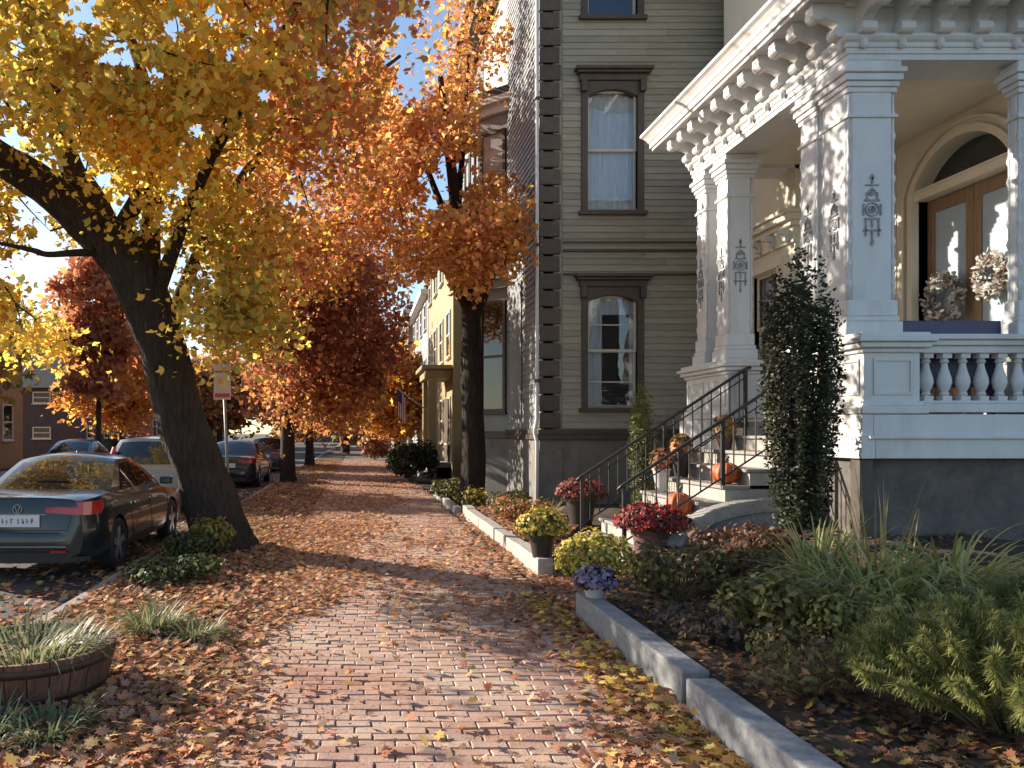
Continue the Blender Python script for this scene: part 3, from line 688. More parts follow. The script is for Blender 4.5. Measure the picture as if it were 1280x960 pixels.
# pedestals
def pedestal(x0, x1, y0, y1):
    mb = MB(); mb.box(x0 + .05, x1 - .05, y0 + .05, y1 - .05, 1.84, 2.52)
    p = mb.build('pedestal', M['white'], wh, bevel=.006)
    mb = MB(); mb.box(x0 - .01, x1 + .01, y0 - .01, y1 + .01, 1.845, 1.93); mb.box(x0 + .02, x1 - .02, y0 + .02, y1 - .02, 1.93, 1.98); mb.build('plinth', M['white'], p, bevel=.01)
    mb = MB(); mb.box(x0 + .02, x1 - .02, y0 + .02, y1 - .02, 2.50, 2.55); mb.box(x0 - .03, x1 + .03, y0 - .03, y1 + .03, 2.55, 2.61); mb.box(x0 - .07, x1 + .07, y0 - .07, y1 + .07, 2.61, 2.66); mb.box(x0 - .02, x1 + .02, y0 - .02, y1 + .02, 2.66, 2.715); mb.build('cap', M['white'], p, bevel=.012)
    for (a, b) in ((y0 + .12, (y0 + y1) / 2 - .07), ((y0 + y1) / 2 + .07, y1 - .12)):
        m2 = MB(); z0, z1 = 2.05, 2.44; t = .028
        m2.box(x0 + .036, x0 + .05, a, b, z0, z0 + t); m2.box(x0 + .036, x0 + .05, a, b, z1 - t, z1); m2.box(x0 + .036, x0 + .05, a, a + t, z0 + t, z1 - t); m2.box(x0 + .036, x0 + .05, b - t, b, z0 + t, z1 - t); m2.build('panel_moulding', M['white'], p)
    a, b = x0 + .15, x1 - .13; m2 = MB(); z0, z1 = 2.05, 2.44; t = .028
    m2.box(a, b, y0 + .036, y0 + .05, z0, z0 + t); m2.box(a, b, y0 + .036, y0 + .05, z1 - t, z1); m2.box(a, a + t, y0 + .036, y0 + .05, z0 + t, z1 - t); m2.box(b - t, b, y0 + .036, y0 + .05, z0 + t, z1 - t); m2.build('panel_moulding', M['white'], p)
    return p
pedestal(5.35, 6.05, 8.18, 9.58); pedestal(5.35, 5.98, 11.22, 12.75)
# columns with chamfered edges, moulded base and capital, carved ornament
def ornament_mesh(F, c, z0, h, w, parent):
    """raised relief, dark grey for the shadow of incised carving: stacked bars, diamonds, a ring and finials"""
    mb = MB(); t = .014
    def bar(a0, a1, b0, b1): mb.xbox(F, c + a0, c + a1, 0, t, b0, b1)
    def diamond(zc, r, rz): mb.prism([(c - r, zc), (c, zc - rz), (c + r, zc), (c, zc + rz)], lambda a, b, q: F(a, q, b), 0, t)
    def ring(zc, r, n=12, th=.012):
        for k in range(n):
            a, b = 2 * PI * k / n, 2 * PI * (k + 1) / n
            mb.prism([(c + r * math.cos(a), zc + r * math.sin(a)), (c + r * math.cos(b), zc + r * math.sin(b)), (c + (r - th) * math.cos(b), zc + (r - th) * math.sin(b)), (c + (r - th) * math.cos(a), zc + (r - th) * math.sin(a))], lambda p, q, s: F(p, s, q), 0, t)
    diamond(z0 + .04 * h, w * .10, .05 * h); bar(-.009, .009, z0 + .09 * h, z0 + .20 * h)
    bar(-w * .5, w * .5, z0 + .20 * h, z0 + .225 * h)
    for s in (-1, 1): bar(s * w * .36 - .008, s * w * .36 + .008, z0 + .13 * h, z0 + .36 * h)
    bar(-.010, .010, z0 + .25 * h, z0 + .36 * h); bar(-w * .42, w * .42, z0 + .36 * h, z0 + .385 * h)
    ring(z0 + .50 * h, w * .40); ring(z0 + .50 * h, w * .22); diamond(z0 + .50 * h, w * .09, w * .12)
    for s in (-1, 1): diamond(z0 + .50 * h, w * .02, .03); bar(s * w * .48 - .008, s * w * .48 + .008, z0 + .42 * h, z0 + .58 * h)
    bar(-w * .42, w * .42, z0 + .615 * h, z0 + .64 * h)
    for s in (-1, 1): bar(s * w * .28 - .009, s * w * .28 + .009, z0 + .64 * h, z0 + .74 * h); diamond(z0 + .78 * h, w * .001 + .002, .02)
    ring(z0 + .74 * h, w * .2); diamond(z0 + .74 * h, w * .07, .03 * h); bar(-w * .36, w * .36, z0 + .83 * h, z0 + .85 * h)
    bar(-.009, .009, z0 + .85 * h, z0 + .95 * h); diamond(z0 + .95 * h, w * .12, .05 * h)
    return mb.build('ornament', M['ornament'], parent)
def column(x0, x1, y0, y1, front=True, left=True, bracket=True):
    ch = .055; z0, z1 = 2.715, 5.74
    pl = [(x0 + ch, y0), (x1 - ch, y0), (x1, y0 + ch), (x1, y1 - ch), (x1 - ch, y1), (x0 + ch, y1), (x0, y1 - ch), (x0, y0 + ch)]
    mb = MB(); mb.prism(pl, lambda a, b, c: (a, b, c), z0, z1); c = mb.build('column', M['white'], wh, bevel=.004)
    b = MB(); b.box(x0 - .05, x1 + .05, y0 - .05, y1 + .05, z0 + .001, z0 + .16); b.box(x0 - .03, x1 + .03, y0 - .03, y1 + .03, z0 + .16, z0 + .22); b.box(x0 - .015, x1 + .015, y0 - .015, y1 + .015, z0 + .22, z0 + .40)
    b.build('base', M['white'], c, bevel=.012)
    MB().box(x0 - .02, x1 + .02, y0 - .02, y1 + .02, 5.140, 5.180).build('necking', M['white'], c, bevel=.006)
    k = MB(); k.box(x0 - .012, x1 + .012, y0 - .012, y1 + .012, 5.420, 5.480); k.box(x0 - .03, x1 + .03, y0 - .03, y1 + .03, 5.480, 5.540); k.box(x0 - .055, x1 + .055, y0 - .055, y1 + .055, 5.540, 5.620); k.box(x0 - .08, x1 + .08, y0 - .08, y1 + .08, 5.620, 5.680); k.box(x0 - .04, x1 + .04, y0 - .04, y1 + .04, 5.680, 5.765)
    k.build('capital', M['white'], c, bevel=.01)
    Fy = Face((0, y0, 0), (1, 0, 0), (0, -1, 0)); Fx = Face((x0, 0, 0), (0, 1, 0), (-1, 0, 0))
    # slender corner beads with little carved knobs, they catch the low sun
    for (qx, qy) in ((x0 + .02, y0 + .02), (x0 + .02, y1 - .02), (x1 - .02, y0 + .02)):
        bd_ = MB(); prof = [(.016, 0)]
        for q in range(9):
            zz = .12 + q * .235; prof += [(.014, zz), (.026, zz + .03), (.030, zz + .06), (.022, zz + .09), (.014, zz + .11)]
        prof += [(.014, 2.28)]; bd_.lathe(prof, (qx, qy, 3.12 - .4 + .4), 8); o = bd_.build('corner_bead', M['white'], c, smooth=True)
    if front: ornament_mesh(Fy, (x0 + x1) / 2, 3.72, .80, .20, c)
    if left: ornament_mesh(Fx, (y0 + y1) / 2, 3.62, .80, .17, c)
    return c
column(5.42, 5.95, 8.53, 9.02); column(5.45, 5.85, 9.16, 9.52, front=False)
column(5.45, 5.84, 11.40, 11.74); column(5.45, 5.84, 12.10, 12.44, front=False)
column(7.32, 7.78, 8.53, 8.70, left=False)
# entablature swept round the porch with mitred corners
EY0, EY1, EX = 8.50, 12.50, 5.40
def sweep(prof, name, mat, closed_back=True):
    mb = MB(); m = len(prof)
    for (dd, z) in prof: mb.v += [(HX, EY1 + dd, z), (EX - dd, EY1 + dd, z), (EX - dd, EY0 - dd, z), (11.5, EY0 - dd, z)]
    for k in range(m - 1):
        for j in range(3): mb.f.append((k * 4 + j, (k + 1) * 4 + j, (k + 1) * 4 + j + 1, k * 4 + j + 1))
    return mb.build(name, mat, wh)
sweep([(-.50, 5.77), (0, 5.77), (0, 5.83), (.015, 5.835), (.015, 5.895), (.03, 5.90), (.03, 5.95), (.055, 5.97), (.075, 6.0), (.075, 6.03), (.0, 6.03)], 'architrave', M['white'])
sweep([(-.50, 5.77), (-.50, 5.86)], 'architrave', M['white'])
sweep([(.0, 6.031), (.0, 6.34)], 'frieze', M['white'])
sweep([(.0, 6.34), (.05, 6.34), (.05, 6.39), (.47, 6.39), (.47, 6.43), (.50, 6.44), (.50, 6.52), (.52, 6.54), (.54, 6.58), (.58, 6.63), (.62, 6.66), (.62, 6.70), (.60, 6.70), (.3, 6.74)], 'cornice', M['white'])
MB().box(EX - .28, 11.4, EY0 - .28, EY1 + .28, 6.70, 6.78).build('porch_roof', M['roof'], wh)
MB().box(EX + .02, HX, EY0 + .02, EY1 - .02, 5.83, 5.87).build('porch_ceiling', M['cream'], wh)
# scroll brackets under the eaves
def bracket_mesh():
    mb = MB(); w = .13
    prof = [(0, 0), (.05, .0), (.075, .03), (.07, .08), (.09, .13), (.15, .17), (.24, .20), (.33, .22), (.385, .255), (.40, .29), (.40, .355), (0, .355)]
    mb.prism(prof, lambda a, b, c: (-a, c, b), -w / 2, w / 2)
    for (rx, rz, rr) in ((.09, .05, .068), (.325, .25, .075)):
        n = 12; i0 = len(mb.v)
        for s in (-w / 2 - .014, w / 2 + .014):
            for k in range(n): mb.v.append((-rx + rr * math.cos(2 * PI * k / n), s, rz + rr * math.sin(2 * PI * k / n)))
        mb.f.append(tuple(range(i0 + n - 1, i0 - 1, -1))); mb.f.append(tuple(range(i0 + n, i0 + 2 * n)))
        for k in range(n): k2 = (k + 1) % n; mb.f.append((i0 + k, i0 + k2, i0 + n + k2, i0 + n + k))
    mb.lathe([(.012, -.16), (.03, -.14), (.042, -.10), (.03, -.06), (.018, -.045), (.036, -.02), (.036, 0)], (-.05, 0, 0), 10)
    return mb.mesh('bracket', M['white'])
bm_ = bracket_mesh()
def put_bracket(x, y, z, rz, sc=1.0):
    o = bpy.data.objects.new('bracket', bm_); COL.objects.link(o); o.parent = wh; o.location = Vector((x, y, z)) - wloc(wh); o.rotation_euler = (0, 0, rz); o.scale = (sc, sc, sc)
for k in range(11): put_bracket(EX, 8.56 + k * .388, 6.033, 0)
for k in range(9): put_bracket(5.55 + k * .42, EY0, 6.033, PI / 2)
for k in range(3): put_bracket(5.7 + k * .6, EY1, 6.033, -PI / 2)
# small dentils along the frieze top
den = MB().box(-.03, 0, 0, .05, 0, .06).mesh('dentil', M['white'])
for k in range(44):
    o = bpy.data.objects.new('dentil', den); COL.objects.link(o); o.parent = wh; o.location = Vector((EX - .001, 8.5 + k * .0905, 6.275)) - wloc(wh)
# house body: front wall behind the porch with arched doorway, near side wall, upper storey, bay
FD = Face((HX, 0, 0), (0, 1, 0), (-1, 0, 0))
D0, D1, DT = 9.22, 10.86, 4.98
arch_rise = .52
wall_with_holes('wall', FD, 8.62, 14.3, 1.36, 11.0, [(D0, D1, PZ, DT + .02 + arch_rise)], .25, M['cream'], wh)
sp = arc_top(D0, D1, DT + .02, arch_rise, 20); mb = MB()
left = [p for p in sp if p[0] <= (D0 + D1) / 2 + 1e-6]; right = [p for p in sp if p[0] >= (D0 + D1) / 2 - 1e-6]
mb.prism(left + [(D0, DT + .02 + arch_rise)], lambda a, b, c: FD(a, c, b), -.25, -.001); mb.prism(right + [(D1, DT + .02 + arch_rise)], lambda a, b, c: FD(a, c, b), -.25, -.001); mb.build('arch_spandrel', M['cream'], wh)
def arch_ring(u0, u1, zs, rise, width, n0, n1, name, mat, par):
    a = arc_top(u0, u1, zs, rise, 24); b = arc_top(u0 - width, u1 + width, zs, rise + width, 24); mb = MB()
    for k in range(24): mb.prism([a[k], a[k + 1], b[k + 1], b[k]], lambda p, q, r: FD(p, r, q), n0, n1)
    mb.xbox(FD, u0 - width, u0, n0, n1, PZ, zs); mb.xbox(FD, u1, u1 + width, n0, n1, PZ, zs)
    return mb.build(name, mat, par)
dc = arch_ring(D0, D1, DT + .02, arch_rise, .10, -.22, .10, 'door_casing', M['cream'], wh)
arch_ring(D0 - .10, D1 + .10, DT + .02, arch_rise + .10, .07, 0, .05, 'casing_moulding', M['cream'], dc); arch_ring(D0 - .19, D1 + .19, DT + .02, arch_rise + .17, .035, 0, .085, 'casing_moulding', M['cream'], dc)
mb = MB(); mb.xbox(FD, D0, D1, -.20, .06, DT - .08, DT + .06); mb.xbox(FD, D0, D1, -.2, .085, DT + .03, DT + .055); mb.build('transom_bar', M['cream'], dc)
fan = arc_top(D0 + .03, D1 - .03, DT + .06, arch_rise - .07, 16)
MB().prism(fan, lambda a, b, c: FD(a, c, b), -.14, -.13).build('fanlight', M['darkglass'], dc)
dm = (D0 + D1) / 2
for (a, b, hs) in ((D0 + .01, dm - .004, 1), (dm + .004, D1 - .01, -1)):
    mb = MB(); t = .12; n0, n1 = -.17, -.115; zb = PZ + .75
    mb.xbox(FD, a, a + t, n0, n1, PZ + .01, DT - .09); mb.xbox(FD, b - t, b, n0, n1, PZ + .01, DT - .09); mb.xbox(FD, a + t, b - t, n0, n1 - .003, PZ + .01, PZ + .22); mb.xbox(FD, a + t, b - t, n0, n1 - .003, zb, zb + .14); mb.xbox(FD, a + t, b - t, n0, n1 - .003, DT - .27, DT - .09); mb.xbox(FD, a + t, b - t, n0 + .01, n1 - .03, PZ + .22, zb)
    dr = mb.build('door', M['doorwood'], wh, bevel=.006)
    MB().xbox(FD, a + t, b - t, n0 + .02, n0 + .03, zb + .14, DT - .27).build('curtain', M['lace'], dr)
    MB().xbox(FD, a + t - .002, b - t + .002, n0 + .036, n0 + .040, zb + .14, DT - .27).build('pane', M['glass'], dr)
    hx = b - .05 if hs == 1 else a + .05
    MB().lathe([(.008, 0), (.022, .015), (.03, .04), (.022, .062), (.008, .07)], tuple(FD(hx, -.085, 2.75)), 10).build('door_knob', M['chrome'], dr, smooth=True)
# siding of the front wall and side
clapboards(FD, 8.65, 9.0, PZ, 5.8, .13, [], M['cream'], wh)
clapboards(FD, 11.3, 11.9, PZ, 5.8, .13, [], M['cream'], wh)
MB().box(HX + .0, 12, 8.62, 8.9, 1.36, 11).build('wall', M['cream'], wh)
# projecting bay beyond the door, two storeys
BX, BY0, BY1 = 6.80, 12.0, 14.35
FB2 = Face((BX, 0, 0), (0, 1, 0), (-1, 0, 0)); FB3 = Face((0, BY0, 0), (1, 0, 0), (0, -1, 0))
bh = [(12.45, 13.25, 2.5, 4.3)]
wall_with_holes('bay', FB2, BY0, BY1, 1.36, 11.0, bh, .2, M['cream'], wh)
MB().box(BX + .2, HX, BY0 - .0, BY0 + .2, 1.362, 11).build('bay', M['cream'], wh); MB().box(BX + .2, HX, BY1 - .2, BY1, 1.362, 11).build('bay', M['white'], wh)
window(FB2, 12.45, 13.25, 2.5, 4.3, wh, M['cream'], M['cream'], curtain='upper', hood=False)
mb = MB()
for (z, o, h) in ((4.62, .05, .25), (4.87, .12, .08), (4.95, .2, .10), (5.05, .26, .06)): mb.box(BX - o, HX, BY0 - o * .6, BY1 + o, z, z + h)
mb.build('bay_cornice', M['cream'], wh, bevel=.01)
for k in range(6): put_bracket(BX - .05, 12.1 + k * .42, 4.66, 0, .5)
for k in range(2): put_bracket(BX + .2 + k * .5, BY0 - .01, 4.66, PI / 2, .5)
mb = MB()
for (z, o, h) in ((10.4, .1, .3), (10.7, .5, .2), (10.9, .62, .12)): mb.box(BX - o, 12, 8.6 - o, BY1 + o * .5, z, z + h)
mb.build('main_cornice', M['white'], wh, bevel=.01)
MB().box(HX - .1, 12, 8.6, 14.3, 11.03, 11.5).build('roof', M['roof'], wh)
# balustrade on the side towards the camera
mb = MB(); mb.box(6.06, 7.24, 8.235, 8.46, 2.58, 2.64); mb.box(6.06, 7.24, 8.20, 8.50, 2.64, 2.70); mb.box(6.06, 7.24, 8.27, 8.43, 2.50, 2.58); mb.build('top_rail', M['white'], wh, bevel=.012)
mb = MB(); mb.box(6.06, 7.24, 8.24, 8.46, 1.86, 1.955); mb.box(6.06, 7.24, 8.26, 8.44, 1.955, 1.99); mb.build('bottom_rail', M['white'], wh, bevel=.01)
pedestal(7.24, 7.9, 8.18, 8.9)
bal = MB(); bal.box(-.05, .05, -.05, .05, 0, .05); bal.box(-.05, .05, -.05, .05, .46, .51)
bal.lathe([(.035, .05), (.05, .07), (.035, .095), (.06, .15), (.072, .20), (.066, .25), (.045, .32), (.034, .37), (.03, .40), (.048, .425), (.032, .445), (.04, .46)], (0, 0, 0), 12)
balm = bal.mesh('baluster', M['white']); balm.shade_smooth(); balm.set_sharp_from_angle(angle=R(35))
for k in range(6):
    o = bpy.data.objects.new('baluster', balm); COL.objects.link(o); o.parent = wh; o.location = Vector((6.15 + k * .2, 8.35, 1.99)) - wloc(wh)
# steps
for k in range(1, 10):
    x = 3.2 + .3 * (k - 1); z = .2 * k - (0 if k < 9 else .0)
    y0, y1 = (9.30, 11.20) if k < 8 else (9.60, 11.20)
    if k == 9: continue
    mb = MB(); mb.box(x + .02, 5.33 if k < 8 else 5.6, y0, y1, z - .2 + (0 if k > 1 else -.02), z - .045); s = mb.build('step', M['step'], wh)
    MB().box(x - .02, x + .32, y0 - .02, y1 + .005, z - .042, z).build('tread', M['tread'], s, bevel=.008)
MB().box(5.60, 5.66, 9.6, 11.2, 1.6, 1.72).build('step', M['step'], wh)
# navy bench behind the balustrade
be = thing('porch_bench', 'navy blue bench standing on the porch behind the white balusters', 'bench', (6.65, 8.75, PZ))
MB().box(6.05, 7.2, 8.62, 8.66, 2.15, 2.90).build('backrest', M['navy'], be, bevel=.01); MB().box(6.05, 7.2, 8.66, 9.1, 2.18, 2.23).build('seat', M['navy'], be, bevel=.01)
for (x, y) in ((6.1, 8.7), (7.15, 8.7), (6.1, 9.05), (7.15, 9.05)): MB().box(x - .03, x + .03, y - .03, y + .03, PZ, 2.18).build('leg', M['navy'], be)
# wreaths on the doors
def wreath(yc, zc, r, label, seed, big):
    t = thing('wreath', label, 'wreath', (HX + .06, yc, zc))
    rg = np.random.default_rng(seed); n = 900
    a = rg.uniform(0, 2 * PI, n); rr = r * (1 + rg.normal(0, .20, n)); off = rg.normal(0, .05, n)
    pos = np.stack([HX + .055 - np.abs(off) - .01, yc + rr * np.cos(a), zc + rr * np.sin(a) * 1.1 - (big * .08)], 1)
    nr = np.stack([-np.ones(n), rg.normal(0, .7, n), rg.normal(0, .7, n)], 1)
    leaves('dried_leaves', M['litter'], pos, nr, rg.uniform(.04, .085, n), pal(rg, n, [(.55, .52, .48), (.4, .36, .3), (.66, .64, .62), (.22, .17, .12)]), OVAL, rg, t)
    mb = MB(); mb.tube([(HX + .04, yc + r * math.cos(q * PI / 8), zc + r * math.sin(q * PI / 8) * 1.1 - big * .08) for q in range(17)], .03, 8); mb.build('ring', M['stem'], t, smooth=True)
    b = MB(); b.lathe([(.01, 0), (.05, .02), (.06, .06), (.03, .09)], (HX + .0, yc, zc - r - big * .08), 10); b.build('bow', M['doorwood'] if big else M['white'], t)
wreath(10.42, 3.52, .26, 'shaggy dried wreath hung on the door leaf beside the brown jamb', 3, 1)
wreath(9.63, 3.62, .19, 'small pale ring wreath hung on the other door leaf', 4, 0)
# iron stair railings
def railing(y, label, x0=3.2, x1=5.62, zt=1.0, slope=.652):
    t = thing('stair_railing', label, 'railing', (x0, y, 0), group=None)
    zl = lambda x: zt + slope * (x - x0)
    zs = lambda x: max(0.0, .2 * (math.floor((x - 3.2) / .3 + 1e-6) + 1)) if x >= 3.18 else 0.0
    MB().tube([(x0 - .06, y, zt - .06), (x0, y, zl(x0)), (x1, y, zl(x1)), (x1 + .05, y, zl(x1) + .01)], .021, 8).build('handrail', M['iron'], t, smooth=True)
    MB().tube([(x0, y, zl(x0) - .70), (x1, y, zl(x1) - .70)], .012, 6).build('lower_rail', M['iron'], t)
    MB().tube([(x0, y, zl(x0) - .12), (x1, y, zl(x1) - .12)], .010, 6).build('upper_rail', M['iron'], t)
    for x in (x0 + .02, 4.42, x1 - .03):
        mb = MB(); mb.box(x - .022, x + .022, y - .022, y + .022, zs(x) - .01, zl(x)); mb.build('newel_post', M['iron'], t)
    k = 0; x = x0 + .14
    while x < x1 - .08:
        mb = MB(); mb.tube([(x, y, zl(x) - .70), (x, y, zl(x) - .01)], .009, 6)
        mb.build('baluster', M['iron'], t); x += .135
railing(9.36, 'black iron stair railing in front of the pumpkins'); railing(11.14, 'black iron stair railing on the side of the slim green conifer')

# ================================================================== TREES
def bez(a, b, c, n):
    return [a * (1 - t) ** 2 + b * 2 * t * (1 - t) + c * t * t for t in [k / n for k in range(n + 1)]]
def make_tree(name, label, base, trunk, limbs, blobs, leaf, colf, seed, bark='bark', group=None, holes=(), cull=None, spread=.36, droop=.25, twig=.014, shape=MAPLE_S, flat=.75, mat='leaf', tn=18):
    """trunk: [(point, radius)], limbs: lists of the same, blobs: (centre, radii, clusters, leaves per cluster)"""
    rg = np.random.default_rng(seed); t = thing(name, label, 'tree', base, group=group)
    def rough(pts, n):
        mb = MB(); P_ = [Vector(p) for p, r in pts]; Rr = [r for p, r in pts]
        # refine
        Q, S = [], []
        for k in range(len(P_) - 1):
            for q in range(4):
                f = q / 4; a = P_[max(k - 1, 0)]; b = P_[k]; c = P_[k + 1]; d = P_[min(k + 2, len(P_) - 1)]
                Q.append(.5 * ((2 * b) + (c - a) * f + (2 * a - 5 * b + 4 * c - d) * f * f + (3 * b - a - 3 * c + d) * f ** 3)); S.append(Rr[k] * (1 - f) + Rr[k + 1] * f)
        Q.append(P_[-1]); S.append(Rr[-1]); mb.tube(Q, S, n)
        for i in range(len(mb.v)):
            v = mb.v[i]; k = i // n; j = i % n; c = Q[min(k, len(Q) - 1)]
            f = 1 + .06 * math.sin(j * 2.4 + k * .5) + .05 * math.sin(j * 5.1 - k * .9) + rg.uniform(-.025, .025)
            mb.v[i] = tuple(c + (Vector(v) - c) * f)
        return mb
    rough(trunk, tn).build('trunk', M[bark], t, smooth=True)
    nodes = []
    for L_ in limbs:
        rough(L_, 9).build('limb', M[bark], t, smooth=True)
        for (p, r) in L_[1:]: nodes.append(tuple(p))
        for k in range(len(L_) - 1): nodes.append(tuple((Vector(L_[k][0]) + Vector(L_[k + 1][0])) / 2))
    nodes = [np.array(n) for n in nodes]
    tw = MB(); pos = []; nrm = []; cen = []
    allc = []
    for (c, r, nc, nl) in blobs:
        k = 0; tries = 0
        while k < nc and tries < nc * 30:
            tries += 1; d = rg.normal(size=3); d /= np.linalg.norm(d); d *= rg.uniform(0.25, 1) ** (1 / 2.2)
            p = np.array(c) + d * np.array(r)
            if holes and p[1] > 1:
                px, py = CX + F_PX * p[0] / p[1], CY - F_PX * (p[2] - EYE) / p[1]
                if any((px - h[0]) ** 2 + (py - h[1]) ** 2 < h[2] ** 2 for h in holes): continue
            if cull and cull(p): continue
            allc.append((p, nl)); k += 1
    arr = np.array(nodes)
    order = sorted(range(len(allc)), key=lambda i: float(np.min(((arr - allc[i][0]) ** 2).sum(1))))
    for i in order:
        p, nl = allc[i]; arr = np.array(nodes); dd = ((arr - p) ** 2).sum(1); q = arr[int(np.argmin(dd))]; dist = math.sqrt(dd.min())
        a = Vector(q); c = Vector(p); b = (a + c) / 2 + Vector((rg.normal(0, .12), rg.normal(0, .12), .22 * dist * .6))
        pts = bez(a, b, c, 4); r0 = min(.006 + twig * dist, .045); tw.tube(pts, [r0, r0 * .85, r0 * .7, r0 * .5, r0 * .3], 5, cap=False)
        nodes.append(np.array(pts[2])); nodes.append(np.array(c))
        n = int(nl * rg.uniform(.7, 1.3)); g = rg.normal(size=(n, 3)) * np.array([spread, spread, spread * flat]); pp = p + g; pp[:, 2] -= droop * (g[:, 0] ** 2 + g[:, 1] ** 2)
        pos.append(pp); cen.append(np.repeat(p[None], n, 0))
    pos = np.concatenate(pos); n = len(pos)
    if cull:
        keep = np.array([not cull(p) for p in pos]); pos = pos[keep]; n = len(pos)
    if holes:
        # thin places in the crown, kept open down to the single leaf
        qx, qy = CX + F_PX * pos[:, 0] / pos[:, 1], CY - F_PX * (pos[:, 2] - EYE) / pos[:, 1]; keep = np.ones(n, bool)
        for h in holes: keep &= ((qx - h[0]) ** 2 + (qy - h[1]) ** 2 > (h[2] * .9 * (1 + .3 * np.sin(5 * np.arctan2(qy - h[1], qx - h[0]) + h[0]))) ** 2) | (rg.uniform(size=n) < .06)
        pos = pos[keep]; n = len(pos)
    nrm = rg.normal(size=(n, 3)) * .75 + np.array([0, 0, .55])
    tag(tw.build('twigs', M[bark], t, smooth=True), kind='stuff')
    sz = leaf * rg.uniform(.45, 1.4, n)
    leaves('crown', M[mat], pos, nrm, sz, colf(pos, rg), shape, rg, t, curl=.22)
    return t
V3 = lambda *a: Vector(a)
def W(px, py, Y): return tuple(P(px, py, Y))

# --- the big leaning street maple
tb = V3(-1.98, 10.9, 0.0)
trunk = [((-1.95, 10.9, -.12), .62), ((-1.97, 10.9, .06), .49), ((-2.03, 10.9, .40), .40), (W(250, 590, 10.85), .345), (W(226, 520, 10.75), .33), (W(205, 440, 10.65), .325), (W(180, 370, 10.5), .33), (W(150, 315, 10.4), .335), (W(128, 288, 10.3), .30)]
limbs = [
    [(W(136, 300, 10.35), .30), (W(92, 262, 10.2), .265), (W(40, 222, 10.0), .24), (W(-25, 180, 9.7), .21), (W(-120, 90, 9.3), .15), (W(-230, -60, 9), .08)],
    [(W(132, 300, 10.35), .26), (W(108, 240, 10.4), .19), (W(88, 205, 10.5), .16), (W(70, 130, 10.6), .12), (W(60, 20, 10.7), .09), (W(40, -120, 10.8), .08)],
    [(W(180, 370, 10.5), .20), (W(188, 280, 10.7), .14), (W(196, 190, 10.9), .11), (W(180, 100, 11), .085), (W(150, 10, 11.2), .06), (W(120, -90, 11.3), .04)],
    [(W(190, 385, 10.55), .11), (W(240, 250, 9.9), .075), (W(300, 130, 9.2), .08), (W(345, 60, 8.7), .06), (W(390, -40, 8.2), .04)],
    [(W(205, 430, 10.6), .13), (W(255, 300, 11.4), .09), (W(330, 190, 12.4), .07), (W(420, 130, 13.4), .05), (W(500, 70, 14.2), .03)],
    [(W(140, 305, 10.4), .13), (W(200, 190, 9.6), .085), (W(240, 60, 8.8), .06), (W(270, -80, 8.0), .04)],
    [(W(128, 316, 10.3), .06), (W(95, 316, 10.0), .048), (W(60, 318, 9.8), .04), (W(38, 312, 9.7), .032), (W(-20, 300, 9.5), .02)],
]
def maple_col(p, rg):
    n = len(p); px = CX + F_PX * p[:, 0] / np.maximum(p[:, 1], 1); py = CY - F_PX * (p[:, 2] - EYE) / np.maximum(p[:, 1], 1)
    gold = pal(rg, n, [GOLD, LEMON, AMBER, OLIVE, (.42, .40, .08)], [5, 5, .8, 1, 1.5]); rust = pal(rg, n, [ORANGE, RUST, (.50, .18, .06), AMBER, GOLD], [3, 2, 3, 2, 1])
    # the side of the crown away from the trunk has turned further
    f = np.clip((p[:, 0] + 2.2 + .25 * (p[:, 1] - 10) + .6 * np.sin(p[:, 2] * 1.7 + p[:, 1])) / 1.5, 0, 1)
    gold *= (1 + .28 * np.sin(1.9 * p[:, 0] + 1.1 * p[:, 2] + .8) * np.sin(1.6 * p[:, 1] - 1.3 * p[:, 2]))[:, None]
    pick = rg.uniform(size=n) < f * .9 * (p[:, 2] > 3.6)
    return np.where(pick[:, None], rust, gold)
HOLES = [(498, 70, 20), (545, 20, 14), (225, 240, 12), (285, 70, 12), (70, 110, 12), (345, 30, 10), (585, 200, 14), (430, 30, 9), (215, 35, 16), (265, 18, 12), (190, 95, 16), (245, 165, 12), (300, 215, 10), (130, 225, 16), (330, 120, 10), (400, 90, 10), (20, 60, 12), (365, 250, 10), (508, 112, 22), (505, 30, 14), (100, 18, 26), (150, 70, 26), (40, 262, 26), (60, 350, 60), (95, 205, 18), (30, 130, 8), (556, 232, 32), (150, 255, 14), (15, 175, 16)]
def maple_cull(p):
    px = CX + F_PX * p[0] / max(p[1], 1); py = CY - F_PX * (p[2] - EYE) / max(p[1], 1)
    return p[1] < 4.2 or p[0] > 2.6 or (px > 560 and py > 20) or p[2] < 2.2
